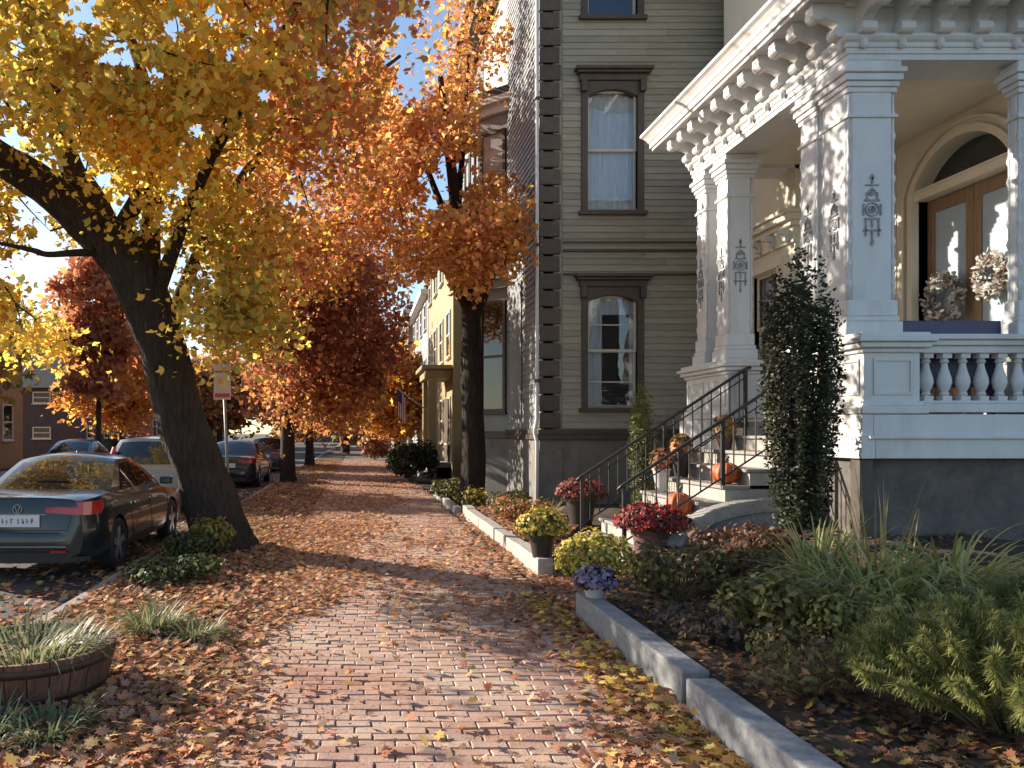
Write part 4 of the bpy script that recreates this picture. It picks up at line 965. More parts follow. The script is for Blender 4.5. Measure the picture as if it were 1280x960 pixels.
make_tree('maple_tree', 'large leaning maple with dark trunk and golden yellow leaves in the planting strip', tb, trunk, limbs, [
    ((-3.4, 10.4, 7.3), (4.0, 4.4, 2.7), 102, 185),
    ((-2.4, 9.2, 6.0), (2.8, 2.6, 1.3), 44, 180),
    ((-.6, 11.5, 7.2), (1.5, 3.0, 2.3), 38, 185),
    ((-2.0, 7.2, 5.5), (2.4, 1.6, .8), 26, 185),
    ((-1.9, 17.2, 6.4), (2.0, 2.2, 1.7), 70, 190),
    ((-3.0, 8.7, 5.7), (1.9, .9, 1.1), 26, 180), ((-2.2, 8.4, 6.2), (1.6, .8, 1.0), 16, 180),
    ((-1.52, 9.6, 3.25), (.36, .6, .65), 15, 190),
    ((-1.9, 10.2, 4.4), (1.1, 1.0, .6), 15, 190),
    ((-6.0, 10.5, 6.6), (2.2, 3.0, 1.6), 30, 200),
    ((-4.9, 11.5, 3.9), (.5, 1.2, 1.0), 9, 150), ((-5.9, 11.6, 4.5), (1.3, 1.5, 1.1), 30, 190), ((-6.8, 9.0, 5.0), (1.3, 1.5, 1.0), 18, 190),  # low outer clumps, mostly out of view, added to shade the near wall and bed
], .066, maple_col, 21, holes=HOLES, cull=maple_cull, spread=.30)

# --- dark red maple further along the strip
def red_col(p, rg):
    n = len(p); a = pal(rg, n, [MAROON, RUST, (.36, .12, .065), (.42, .17, .08)], [2.5, 3, 3, 1.5]); b = pal(rg, n, [ORANGE, AMBER, RUST, GOLD], [4, 3, 2, 1])
    pick = rg.uniform(size=n) < np.clip((3.9 - p[:, 2]) / 2.2, .05, .8); return np.where(pick[:, None], b, a)
make_tree('maple_tree', 'mid sized maple with dense dark red crown and thin straight trunk', (-2.35, 25, 0), [((-2.3, 25, -.1), .34), ((-2.35, 25, .3), .25), ((-2.35, 25, 1.5), .22), ((-2.2, 25, 3.0), .19), ((-1.9, 25, 5), .13), ((-1.6, 25, 7), .07)],
    [[((-2.25, 25, 2.2), .12), ((-1.2, 24.6, 3.6), .09), ((-.2, 24.3, 5.2), .05)], [((-2.2, 25, 2.6), .1), ((-3.2, 25.2, 4.2), .07), ((-3.8, 25.4, 6), .04)], [((-2.2, 25, 2.4), .1), ((-1.6, 23.8, 4.2), .07), ((-1.2, 23, 6), .04)]],
    [((-1.2, 24.6, 5.6), (2.6, 2.8, 3.0), 84, 190), ((-.9, 24.2, 3.1), (2.4, 2.2, .9), 40, 180), ((-1.7, 21.2, 5.6), (1.9, 1.6, 2.0), 50, 190)], .105, red_col, 5, holes=HOLES, spread=.48, cull=lambda p: p[0] > 2.3 or p[0] / p[1] > .068 or (p[0] / p[1] > .034 and (p[2] - EYE) / p[1] < .075))

# --- orange tree before the green house
def or_col(p, rg): return pal(rg, len(p), [ORANGE, (.70, .38, .14), AMBER, PINKB, RUST, GOLD], [3, 5, 2.5, 1.5, .7, 1.2])
def or_cull(p):
    px = CX + F_PX * p[0] / p[1]; py = CY - F_PX * (p[2] - EYE) / p[1]
    return p[0] > 3.3 or (p[1] > 17.7 and p[0] > 2.65) or py > 366 + 22 * math.sin(px / 15) + 12 * math.sin(px / 5.3 + 1) or (px > 600 and 130 < py < 215) or (px > 640 and py < 215)
make_tree('maple_tree', 'slender orange leaved tree with dark trunk rising before the canted bay', (2.40, 16.6, 0), [((2.42, 16.6, -.1), .36), ((2.42, 16.6, .3), .27), ((2.45, 16.6, 1.5), .235), ((2.42, 16.6, 3.0), .225), ((2.38, 16.6, 4.3), .20), ((2.2, 16.7, 5.6), .17), ((2.0, 16.9, 7.6), .11), ((1.8, 17.2, 9.6), .06)],
    [[((2.4, 16.6, 4.0), .16), ((2.7, 15.8, 4.9), .11), ((2.9, 15.0, 5.5), .07), ((3.0, 14.4, 5.8), .04)], [((2.4, 16.6, 4.2), .13), ((1.8, 16.2, 5.2), .09), ((1.2, 15.9, 5.9), .05)], [((2.2, 16.7, 5.6), .1), ((1.7, 17.5, 7.2), .07), ((1.2, 18.2, 9), .04)], [((2.1, 16.8, 6.2), .08), ((2.3, 17.0, 8.2), .05), ((2.4, 17.0, 10), .03)]],
    [((2.75, 14.9, 5.2), (.6, 1.0, .8), 20, 150), ((1.7, 15.6, 5.3), (.8, 1.0, .75), 19, 150), ((1.3, 18.0, 9.2), (1.3, 1.5, 2.4), 26, 170), ((2.2, 17.2, 9.6), (.9, 1.0, 2.0), 11, 150), ((2.25, 16.0, 7.0), (.75, .8, 1.3), 20, 160), ((1.0, 16.6, 6.5), (.9, 1.2, 1.1), 22, 180), ((.7, 17.4, 8.6), (.8, 1.2, 1.8), 24, 180)], .080, or_col, 9, holes=HOLES, cull=or_cull, spread=.34, bark='bark3')

# --- trees further off
def mk_far(label, x, y, h, r, colf, seed, zl=None, lean=0, group=None, nl=90, leafs=.22, nc=60):
    zc = h * .62 if zl is None else zl
    make_tree('street_tree', label, (x, y, ROAD_Z if -11.2 < x < -2.86 else -.02), [((x, y, -.2), r * .09), ((x, y, .6), r * .07), ((x + lean * .4, y, h * .35), r * .055), ((x + lean, y, h * .7), r * .03)],
        [[((x + lean * .3, y, h * .3), r * .04), ((x + r * .5, y - .3, h * .55), r * .025), ((x + r * .7, y - .4, h * .75), .02)], [((x + lean * .3, y, h * .32), r * .04), ((x - r * .5, y + .3, h * .55), r * .025), ((x - r * .7, y, h * .75), .02)], [((x + lean * .3, y, h * .35), r * .03), ((x + .2, y - r * .5, h * .6), .03)]],
        [((x + lean * .5, y, zc), (r, r, h - zc), nc, nl), ((x + lean * .3, y - r * .2, zc * .72), (r * .85, r * .8, zc * .35), nc // 3, nl)], leafs, colf, seed, bark='bark2', spread=r * .17, twig=.012, tn=9)
cf = lambda cols, w=None: (lambda p, rg: pal(rg, len(p), cols, w))
mk_far('orange street tree past the dark red maple', -2.5, 38, 8.0, 3.2, cf([ORANGE, AMBER, RUST], [3, 2, 2]), 31)
mk_far('far amber street tree at the end of the sidewalk', -1.2, 62, 10, 4.6, cf([AMBER, BROWN, RUST, OLIVE]), 32, leafs=.32)
mk_far('tall yellow green tree on the opposite side of the road', -15.3, 27, 8.6, 3.0, cf([GOLD, OLIVE, LEMON, AMBER], [3, 3, 1, 2]), 33)
mk_far('bright orange tree behind the parked van across the road', -13.0, 42, 8.0, 3.0, cf([ORANGE, AMBER, GOLD, PINKB], [3, 3, 2, 1]), 34)
mk_far('pink red tree behind the leaning trunk', -11.9, 35, 10.5, 1.9, cf([PINKB, RUST, ORANGE]), 35, zl=7.6)
mk_far('wide green gold tree beyond the plum brick house', -28, 70, 14, 6.5, cf([OLIVE, GOLD, GRN, AMBER]), 36, leafs=.38, nc=70)
mk_far('rusty tree beside the rose brick house', -15, 82, 11, 5.0, cf([RUST, AMBER, BROWN]), 37, leafs=.38)
mk_far('bare brown tree closing the view down the street', -7.5, 110, 12, 6.5, cf([BROWN, RUST, AMBER]), 38, leafs=.5)
mk_far('dull olive tree at the far bend of the road', 2.5, 95, 11, 6.0, cf([OLIVE, BROWN, AMBER]), 39, leafs=.5)
mk_far('low gold tree beyond the portico of the yellow house', 2.2, 44, 6.5, 2.4, cf([AMBER, RUST, GOLD]), 40)

# ================================================================== SHRUBS AND GARDEN PLANTS
def cloud(rg, n, c, r, shell=.5):
    d = rg.normal(size=(n, 3)); d /= np.linalg.norm(d, axis=1, keepdims=True); q = rg.uniform(shell, 1, n) ** .6
    return np.array(c) + d * q[:, None] * np.array(r), d
def stems(t, pts, base, mat='stem', r=.006):
    mb = MB()
    for p in pts: mb.tube([base, ((base[0] + p[0]) / 2, (base[1] + p[1]) / 2, (base[2] + p[2]) / 2 + .02), tuple(p)], [r, r * .8, r * .5], 4, cap=False)
    return mb.build('stems', M[mat], t)
def bush(name, label, cat, base, r, n, size, cols, w=None, shape=OVAL, seed=1, up=.3, group=None, lumps=7, mat='green_leaf', h=None):
    rg = np.random.default_rng(seed); t = thing(name, label, cat, base, group=group); h = h or r[2]
    pos, nr, tips = [], [], []
    for k in range(lumps):
        a = rg.uniform(0, 2 * PI); q = math.sqrt(rg.uniform(0, .55)); c = (base[0] + r[0] * q * math.cos(a), base[1] + r[1] * q * math.sin(a), base[2] + h * rg.uniform(.42, .72))
        p, d = cloud(rg, n // lumps, c, (r[0] * .5, r[1] * .5, h * .42), .35); pos.append(p); nr.append(d + np.array([0, 0, up]) + rg.normal(size=p.shape) * .5); tips.append(c)
    pos = np.concatenate(pos); nr = np.concatenate(nr); pos[:, 2] = np.maximum(pos[:, 2], base[2] + .01)
    stems(t, [tuple(pos[i]) for i in rg.integers(0, len(pos), 40)], (base[0], base[1], base[2] - .02))
    leaves('foliage', M[mat], pos, nr, size * rg.uniform(.6, 1.3, len(pos)), pal(rg, len(pos), cols, w), shape, rg, t)
    return t
def upright(name, label, base, r, h, n, size, cols, w, seed, taper=.5, tips=14, shape=LANCE):
    """column of upright shoots"""
    rg = np.random.default_rng(seed); t = thing(name, label, 'shrub', base); pos, nr, sp = [], [], []
    mb = MB()
    for k in range(tips * 3):
        a = rg.uniform(0, 2 * PI); q = r * math.sqrt(rg.uniform(0, 1)); hh = h * rg.uniform(.80, 1.03) * (1 - .12 * (q / r) ** 2)
        bx_, by_ = base[0] + q * .35 * math.cos(a), base[1] + q * .35 * math.sin(a); tx, ty = base[0] + q * math.cos(a) * 1.0, base[1] + q * math.sin(a) * 1.0
        m = n // (tips * 3); z = rg.uniform(.02, 1, m) ** .85; wob = .02 * np.sin(z * 9 + k)
        bul = np.sin(np.clip(z * 1.15, 0, 1) * PI * .5) ** .7
        x = bx_ + (tx - bx_) * bul * (1 - taper * np.clip(z - .6, 0, 1) * 1.2) + wob; y_ = by_ + (ty - by_) * bul * (1 - taper * np.clip(z - .6, 0, 1) * 1.2)
        p = np.stack([x + rg.normal(0, .03, m), y_ + rg.normal(0, .03, m), base[2] + z * hh], 1); pos.append(p)
        out = np.stack([np.full(m, math.cos(a)), np.full(m, math.sin(a)), np.full(m, .1)], 1) + rg.normal(size=(m, 3)) * .6; nr.append(out)
        sp.append(rg.normal(size=(m, 3)) * .5 + np.cross(out, np.array([0, 0, 1.0])))
        mb.tube([(base[0], base[1], base[2] - .02), (bx_, by_, base[2] + hh * .3), (float(x.mean()), float(y_.mean()), base[2] + hh * .7)], [.02, .014, .006], 5, cap=False)
    pos = np.concatenate(pos); nr = np.concatenate(nr)
    mb.build('stems', M['bark'], t)
    leaves('foliage', M['green_leaf'], pos, nr, size * rg.uniform(.6, 1.3, len(pos)), pal(rg, len(pos), cols, w), shape, rg, t, spin=np.concatenate(sp))
    return t
upright('columnar_yew', 'tall dark columnar yew standing before the near porch pedestal', (4.72, 8.25, near_z(4.72, 8.25)), .42, 3.05, 15000, .042, [DGRN, (.02, .03, .016), (.05, .05, .022), (.10, .075, .03)], [5, 4, 2, 1], 61, shape=OVAL)
upright('slim_conifer', 'slim pale green conifer beside the far stair railing', (4.42, 12.0, far_z(4.42, 12.0)), .25, 2.15, 5200, .06, [(.15, .17, .045), (.10, .12, .035), (.22, .21, .06)], [3, 3, 1], 62, taper=.75, tips=8)

def mum(label, base, r, pot, cols, leafc, seed, ph=.28, pr=.16, flat=.72, npet=900, potcat='potted flower'):
    """round chrysanthemum in a pot"""
    rg = np.random.default_rng(seed); t = thing('potted_mum', label, potcat, base)
    b = np.array(base)
    pb = MB(); pb.lathe([(pr * .72, 0), (pr * .98, ph * .86), (pr * 1.08, ph * .87), (pr * 1.1, ph), (pr * .96, ph), (pr * .92, ph * .9)], base, 20); o = pb.build('pot', M[pot], t, smooth=True); smooth_by_angle(o, 35)
    c = b + np.array([0, 0, ph + r * flat * .35])
    d = rg.normal(size=(1500, 3)); d /= np.linalg.norm(d, axis=1, keepdims=True); d = d[d[:, 2] > -.45]
    lp = c + d * np.array([r, r, r * flat]) * rg.uniform(.55, .97, (len(d), 1))
    leaves('foliage', M['green_leaf'], lp, d + rg.normal(size=d.shape) * .5, rg.uniform(.03, .055, len(d)), pal(rg, len(d), leafc), OVAL, rg, t)
    d = rg.normal(size=(npet, 3)); d /= np.linalg.norm(d, axis=1, keepdims=True); d = d[d[:, 2] > -.22]; m = len(d)
    lump = 1 + .10 * np.sin(d[:, 0] * 6 + seed) * np.cos(d[:, 1] * 5 + d[:, 2] * 4 + seed)
    fp = c + d * np.array([r, r, r * flat]) * (lump * rg.uniform(.90, 1.08, m))[:, None]
    cc_ = pal(rg, m, list(cols) + [tuple(.5 * q for q in cols[1])], None, .3)
    star = np.array([(math.cos(k * PI / 5) * (1 if k % 2 == 0 else .72), math.sin(k * PI / 5) * (1 if k % 2 == 0 else .72)) for k in range(10)])
    leaves('blooms', M['petal'], fp, d + rg.normal(size=d.shape) * .3, rg.uniform(.018, .030, m), cc_, star, rg, t, curl=.5)['kind'] = 'stuff'
    return t
YEL = [(.55, .42, .05), (.48, .36, .05), (.40, .34, .06), (.6, .5, .12)]; RED = [(.30, .02, .025), (.24, .015, .03), (.40, .04, .03), (.18, .012, .02)]; PUR = [(.22, .17, .30), (.30, .24, .38), (.17, .12, .24), (.36, .32, .42)]
LG = [GRN, YGRN, (.06, .08, .03)]
mum('round mound of yellow chrysanthemums set low at the path corner', (2.50, 8.15, 0.0), .415, 'pot_dark', YEL, [YGRN, GRN, (.3, .27, .05)], 71, ph=.14, pr=.2, flat=.80, npet=1500)
mum('yellow chrysanthemum in a dark pot on the end of the far granite wall', (2.11, 8.90, .20), .30, 'pot_dark', [(.6, .42, .05), (.5, .33, .04), (.55, .46, .12)], [YGRN, GRN], 72, ph=.27, pr=.15, npet=800)
mum('lilac chrysanthemum in a small pale pot on the granite wall end', (2.02, 6.60, .225), .17, 'pot_pale', PUR, [(.06, .07, .05), (.10, .09, .07)], 73, ph=.10, pr=.10, npet=500)
mum('wide crimson chrysanthemum in a tall grey pot by the bottom step', (3.42, 9.05, 0.0), .41, 'pot_clay', RED, [DGRN, GRN], 74, ph=.50, pr=.20, flat=.55, npet=1300)
mum('crimson chrysanthemum in a dark bucket beyond the far railing', (3.32, 11.55, far_z(3.32, 11.55)), .36, 'pot_dark', [(.26, .03, .04), (.34, .05, .05), (.2, .02, .04), (.3, .12, .08)], [DGRN, GRN, BROWN], 75, ph=.42, pr=.22, flat=.6, npet=1000)
# tall planters on the steps
def planter(label, base, pr, ph, mat, cols, seed, shape=MAPLE_S, n=260, spread=.16, hh=.2):
    rg = np.random.default_rng(seed); t = thing('planter', label, 'planter', base)
    o = MB().lathe([(pr * .62, 0), (pr * .95, ph * .93), (pr * 1.06, ph * .94), (pr * 1.06, ph), (pr * .9, ph), (pr * .88, ph * .9)], base, 18).build('pot', M[mat], t, smooth=True); smooth_by_angle(o, 35)
    p, d = cloud(rg, n, (base[0], base[1], base[2] + ph + hh * .5), (spread, spread, hh), .2); p[:, 2] = np.maximum(p[:, 2], base[2] + ph)
    stems(t, [tuple(q) for q in p[:20]], (base[0], base[1], base[2] + ph - .03)); leaves('foliage', M['green_leaf'], p, d + np.array([0, 0, .4]), rg.uniform(.05, .09, n), pal(rg, n, cols), shape, rg, t)
planter('tall dark planter with orange leaves on the fifth step', (4.56, 10.9, 1.0), .14, .34, 'pot_dark', [ORANGE, AMBER, GRN, RUST], 81)
planter('pale tapered planter with russet leaves two steps below the dark one', (4.22, 10.75, .8), .12, .34, 'pot_pale', [RUST, PINKB, GRN], 82)
planter('plum planter of orange leaves on the upper step behind the yew', (5.15, 10.85, 1.4), .13, .22, 'pot_clay', [ORANGE, AMBER, YGRN], 83)
# pumpkins
def pumpkin(label, base, r, flat, seed, tone=None):
    t = thing('pumpkin', label, 'pumpkin', base); mb = MB(); prof = []
    for k in range(13):
        a = -PI / 2 + PI * k / 12; prof.append((max(.004, r * (math.cos(a) ** .8) * (1 if abs(a) < 1.3 else .9)), r * flat * (1 + math.sin(a)) - (0.06 * r if k in (0, 12) else 0) * (1 if k == 12 else -1)))
    mb.lathe(prof, base, 48, lobes=10, lobe_amt=.20); mb.build('flesh', M['pumpkin'], t, smooth=True)
    zt = base[2] + 2 * r * flat - .05 * r
    MB().tube([(base[0], base[1], zt - .02), (base[0] + .01, base[1], zt + .05), (base[0] + .035, base[1] - .01, zt + .085)], [.03, .018, .021], 8).build('stem', M['stem'], t)
pumpkin('round orange pumpkin on the upper step in front of the yew', (4.57, 9.60, 1.0), .165, .82, 1)
pumpkin('taller deep orange pumpkin on a lower step beside the coping', (3.97, 9.56, .60), .15, 1.0, 2)

# strap-leaf clumps
def clump(label, base, n, L, wd, seed, cols, w=None, up=(.35, 1.2), droop=(.35, .8), r=.16, name='daylily_clump', cat='grass clump'):
    rg = np.random.default_rng(seed); t = thing(name, label, cat, base)
    a = rg.uniform(0, 2 * PI, n); q = r * np.sqrt(rg.uniform(0, 1, n)); b = np.stack([base[0] + q * np.cos(a), base[1] + q * np.sin(a), np.full(n, base[2] - .02)], 1)
    d = np.stack([np.cos(a + rg.normal(0, .5, n)), np.sin(a + rg.normal(0, .5, n)), rg.uniform(up[0], up[1], n)], 1)
    blades('blades', M['green_leaf'], b, d, L * rg.uniform(.6, 1.15, n), wd, rg.uniform(droop[0], droop[1], n), pal(rg, n, cols, w, .25), rg, t, seg=7)
    return t
STRAP = [(.34, .36, .11), (.23, .26, .08), (.46, .44, .17), (.48, .40, .18)]
def nz(x, y): return (x, y, near_z(x, y))
clump('wide arching strap leaf clump before the porch foundation', nz(4.00, 6.0), 460, 1.15, .022, 91, STRAP, [3, 3, 2, 1], r=.24)
clump('second strap leaf clump merging towards the porch corner, paler tips', nz(4.75, 6.2), 400, 1.15, .022, 92, STRAP, [3, 2, 3, 2], r=.22)
clump('thin strap leaf clump with dry upright stalks beside the yew', nz(4.1, 6.9), 110, .8, .016, 93, STRAP, [2, 2, 2, 3], up=(.8, 3.0), droop=(.1, .5), r=.16)
clump('tall dry stalks rising above the strap leaves', nz(4.7, 6.9), 30, 1.0, .012, 94, [(.34, .27, .14), (.28, .24, .1)], None, up=(2.5, 7), droop=(.05, .25), r=.25, name='dry_stalks', cat='plant')
# feathery bush in the foreground corner
def feathery(label, base, r, h, n, seed, cols, w=None):
    rg = np.random.default_rng(seed); t = thing('feathery_shrub', label, 'shrub', base); B, D, Lc = [], [], []
    mb = MB()
    for k in range(150):
        a = rg.uniform(0, 2 * PI); q = math.sqrt(rg.uniform(0, 1)); tip = np.array([base[0] + r * q * math.cos(a), base[1] + r * q * math.sin(a), base[2] + h * (1.02 - .55 * q * q) * rg.uniform(.8, 1.08)])
        b0 = np.array([base[0] + .25 * r * q * math.cos(a), base[1] + .25 * r * q * math.sin(a), base[2] - .02]); mid = (b0 + tip) / 2 + np.array([0, 0, .06])
        mb.tube([tuple(b0), tuple(mid), tuple(tip)], [.006, .004, .002], 4, cap=False)
        m = n // 150; f = rg.uniform(.25, 1.0, m) ** .7; c = b0 * ((1 - f) ** 2)[:, None] + mid * (2 * f * (1 - f))[:, None] + tip * (f ** 2)[:, None]
        ax = (tip - b0) / np.linalg.norm(tip - b0); d = rg.normal(size=(m, 3)) + ax * .9; B.append(c); D.append(d)
    B = np.concatenate(B); D = np.concatenate(D); mb.build('stems', M['stem'], t)
    blades('needles', M['green_leaf'], B, D, rg.uniform(.03, .07, len(B)), .0038, .15, pal(rg, len(B), cols, w, .25), rg, t, seg=2)
feathery('feathery yellow green shrub spilling over the near corner of the garden bed', nz(3.2, 3.75), .78, .60, 60000, 95, [(.32, .33, .09), (.23, .25, .07), (.40, .38, .13)])
feathery('lower feathery shrub behind, under the strap leaves', nz(4.35, 4.9), .50, .42, 15000, 96, [(.20, .22, .07), (.15, .17, .06)])
DK = [(.10, .09, .035), (.13, .12, .04), (.06, .05, .03), (.22, .20, .055), (.16, .10, .05)]
bush('perennial', 'loose dark perennial with a few yellowed leaves behind the lilac pot', 'plant', nz(2.72, 6.55), (.42, .40, .55), 900, .055, DK, seed=101)
bush('perennial', 'dull olive leafy plant in the middle of the shaded bed', 'plant', nz(2.95, 5.6), (.45, .40, .42), 1000, .06, [(.18, .17, .05), (.10, .095, .035), (.26, .24, .07)], seed=102)
bush('perennial', 'brown dying perennial under the strap leaves', 'plant', nz(3.35, 6.9), (.48, .4, .38), 900, .055, [(.13, .075, .03), (.09, .06, .03), (.17, .12, .04)], seed=103)
bush('perennial', 'sprawling dry plant with russet leaves below the curved coping', 'plant', nz(3.95, 7.9), (.50, .42, .32), 900, .055, [(.16, .06, .035), (.10, .05, .03), (.20, .11, .05)], seed=104)
bush('perennial', 'small yellow leaf sprig behind the granite wall', 'plant', nz(2.62, 6.95), (.14, .14, .38), 90, .06, [(.5, .36, .05), (.2, .18, .05)], seed=105)
bush('perennial', 'low dark plant near the granite joint', 'plant', nz(2.7, 4.9), (.4, .4, .25), 700, .05, DK, seed=106)
bush('perennial', 'yellow green leafy plant at the foot of the strap leaves', 'plant', nz(3.35, 5.25), (.4, .36, .32), 900, .05, [(.28, .26, .07), (.18, .17, .05), (.34, .30, .10)], seed=107)
bush('perennial', 'low purplish groundcover behind the near granite block', 'plant', nz(2.42, 5.55), (.34, .5, .2), 800, .045, [(.11, .07, .07), (.16, .12, .07), (.07, .06, .04)], seed=108)
bush('perennial', 'straggling brown seedheads between the near block and the feathery shrub', 'plant', nz(2.45, 4.2), (.34, .42, .3), 700, .04, [(.2, .13, .07), (.14, .10, .05), (.18, .17, .06)], seed=109)
def fz(x, y): return (x, y, far_z(x, y))
clump('pale yellow ornamental grass tuft behind the far granite wall', fz(2.5, 10.6), 260, .48, .010, 111, [(.42, .36, .12), (.34, .30, .10), (.48, .4, .2)], None, up=(.9, 3), droop=(.2, .6), r=.16, name='grass_tuft')
clump('taller straw coloured grass tuft against the olive house', fz(3.0, 12.6), 240, .55, .010, 112, [(.42, .34, .16), (.36, .30, .12), (.3, .29, .1)], None, up=(.9, 3), droop=(.2, .6), r=.2, name='grass_tuft')
clump('thin spiky grass beside the slim conifer', fz(4.8, 11.7), 130, .95, .008, 113, [(.30, .24, .13), (.22, .2, .1)], None, up=(1.5, 5), droop=(.1, .4), r=.14, name='grass_tuft')
bush('low_shrub', 'low russet plant in the far bed by the grass tufts', 'shrub', fz(2.55, 12.6), (.5, .6, .42), 1100, .06, [ORANGE, BROWN, YGRN, RUST], seed=114)
bush('low_shrub', 'dark green mound in the far bed beneath the bay', 'shrub', fz(2.6, 14.2), (.5, .7, .4), 1000, .07, [DGRN, GRN, BROWN], seed=115)
bush('low_shrub', 'yellow green mound before the orange leaved tree', 'shrub', (2.3, 16.0, -.01), (.35, .5, .5), 900, .08, [YGRN, GOLD, GRN], seed=116)
bush('low_shrub', 'olive mound at the foot of the bay window', 'shrub', (2.15, 18.2, -.01), (.45, .8, .55), 900, .09, [GRN, YGRN, BROWN], seed=117)
bush('round_shrub', 'large dark rounded shrub at the yellow house', 'shrub', (1.7, 25.5, -.01), (.85, 1.1, 1.35), 2600, .12, [DGRN, (.025, .03, .02), (.05, .05, .03)], seed=118, lumps=12)
bush('round_shrub', 'smaller dark shrub beyond the yellow house', 'shrub', (1.9, 30.5, -.01), (.8, 1.2, 1.2), 1500, .14, [DGRN, GRN, BROWN], seed=119, lumps=10)
# planting strip: plants round the maple, barrel and edging
SG = [SAGE, (.30, .30, .15), (.17, .20, .09), (.36, .33, .17)]
bush('low_shrub', 'dark leafy ground shrub at the foot of the leaning maple', 'shrub', (-2.0, 9.75, 0), (.62, .45, .36), 1500, .06, [DGRN, GRN, (.13, .13, .05), BROWN], [4, 3, 2, 1], seed=121)
bush('low_shrub', 'olive ground shrub between the maple and the barrel', 'shrub', (-2.05, 8.5, 0), (.60, .5, .28), 1500, .055, [DGRN, GRN, (.2, .2, .08)], [4, 3, 2], seed=122)
bush('low_shrub', 'small yellowed plant against the maple roots', 'shrub', (-1.95, 10.2, 0), (.4, .25, .5), 700, .07, [YGRN, OLIVE, AMBER], seed=123)
clump('pale sage green tuft beside the barrel', (-1.70, 6.3, 0), 420, .46, .012, 124, SG, None, up=(.8, 2.6), droop=(.3, .7), r=.14, name='grass_tuft', cat='plant')
clump('sage tuft with a dark hollow near the sidewalk', (-1.30, 6.1, 0), 320, .36, .012, 125, SG, None, up=(.6, 2.2), droop=(.3, .8), r=.12, name='grass_tuft', cat='plant')
clump('silvery green tuft in front of the barrel', (-1.68, 4.12, 0), 380, .34, .012, 126, [(.15, .19, .10), (.20, .22, .12), (.11, .13, .06)], None, up=(.6, 2.4), droop=(.3, .8), r=.14, name='grass_tuft', cat='plant')
clump('small silvery green tuft at the kerb before the barrel', (-2.02, 4.15, 0), 300, .34, .012, 127, [(.15, .19, .10), (.20, .22, .12), (.11, .13, .06)], None, up=(.6, 2.4), droop=(.3, .8), r=.13, name='grass_tuft', cat='plant')
# half barrel
br = thing('barrel_planter', 'half barrel planter of reddish weathered staves holding pale foliage', 'planter', (-2.10, 4.9, 0))
bc = (-2.10, 4.9); nst = 26
for k in range(nst):
    a0, a1 = 2 * PI * k / nst + .006, 2 * PI * (k + 1) / nst - .006; mb = MB(); i0 = 0
    for (z, rr) in ((-.02, .44), (.11, .485), (.22, .51), (.31, .525)):
        for (a, q) in ((a0, rr), (a1, rr), (a1, rr - .032), (a0, rr - .032)): mb.v.append((bc[0] + q * math.cos(a), bc[1] + q * math.sin(a), z))
    for s in range(3):
        for q in range(4): q2 = (q + 1) % 4; mb.f.append((s * 4 + q, s * 4 + q2, s * 4 + 4 + q2, s * 4 + 4 + q))
    mb.f += [(3, 2, 1, 0), (12, 13, 14, 15)]; mb.build('stave', M['barrel'], br)
for (z, rr) in ((.06, .472), (.225, .513)):
    mb = MB(); n = 40
    for (q, zz) in ((rr - .004, z), (rr + .004, z), (rr + .008, z + .05), (rr + .0, z + .05)):
        for k in range(n): mb.v.append((bc[0] + q * math.cos(2 * PI * k / n), bc[1] + q * math.sin(2 * PI * k / n), zz))
    for s in range(4):
        s2 = (s + 1) % 4
        for k in range(n): k2 = (k + 1) % n; mb.f.append((s * n + k, s * n + k2, s2 * n + k2, s2 * n + k))
    mb.build('hoop', M['hoop'], br, smooth=True)
MB().lathe([(.47, 0), (.48, .01)], (bc[0], bc[1], .24), 30).build('soil', M['soil'], br)
rg = np.random.default_rng(128); n = 520; a = rg.uniform(0, 2 * PI, n); q = .42 * np.sqrt(rg.uniform(0, 1, n))
pf = thing('barrel_plants', 'pale sage and straw foliage growing in the half barrel', 'plant', (bc[0], bc[1], .25))
blades('blades', M['green_leaf'], np.stack([bc[0] + q * np.cos(a), bc[1] + q * np.sin(a), np.full(n, .24)], 1), np.stack([np.cos(a) * .8, np.sin(a) * .8, rg.uniform(.5, 2, n)], 1), rg.uniform(.18, .40, n), .013, rg.uniform(.3, .9, n), pal(rg, n, SG + [(.42, .36, .2)]), rg, pf, seg=5)

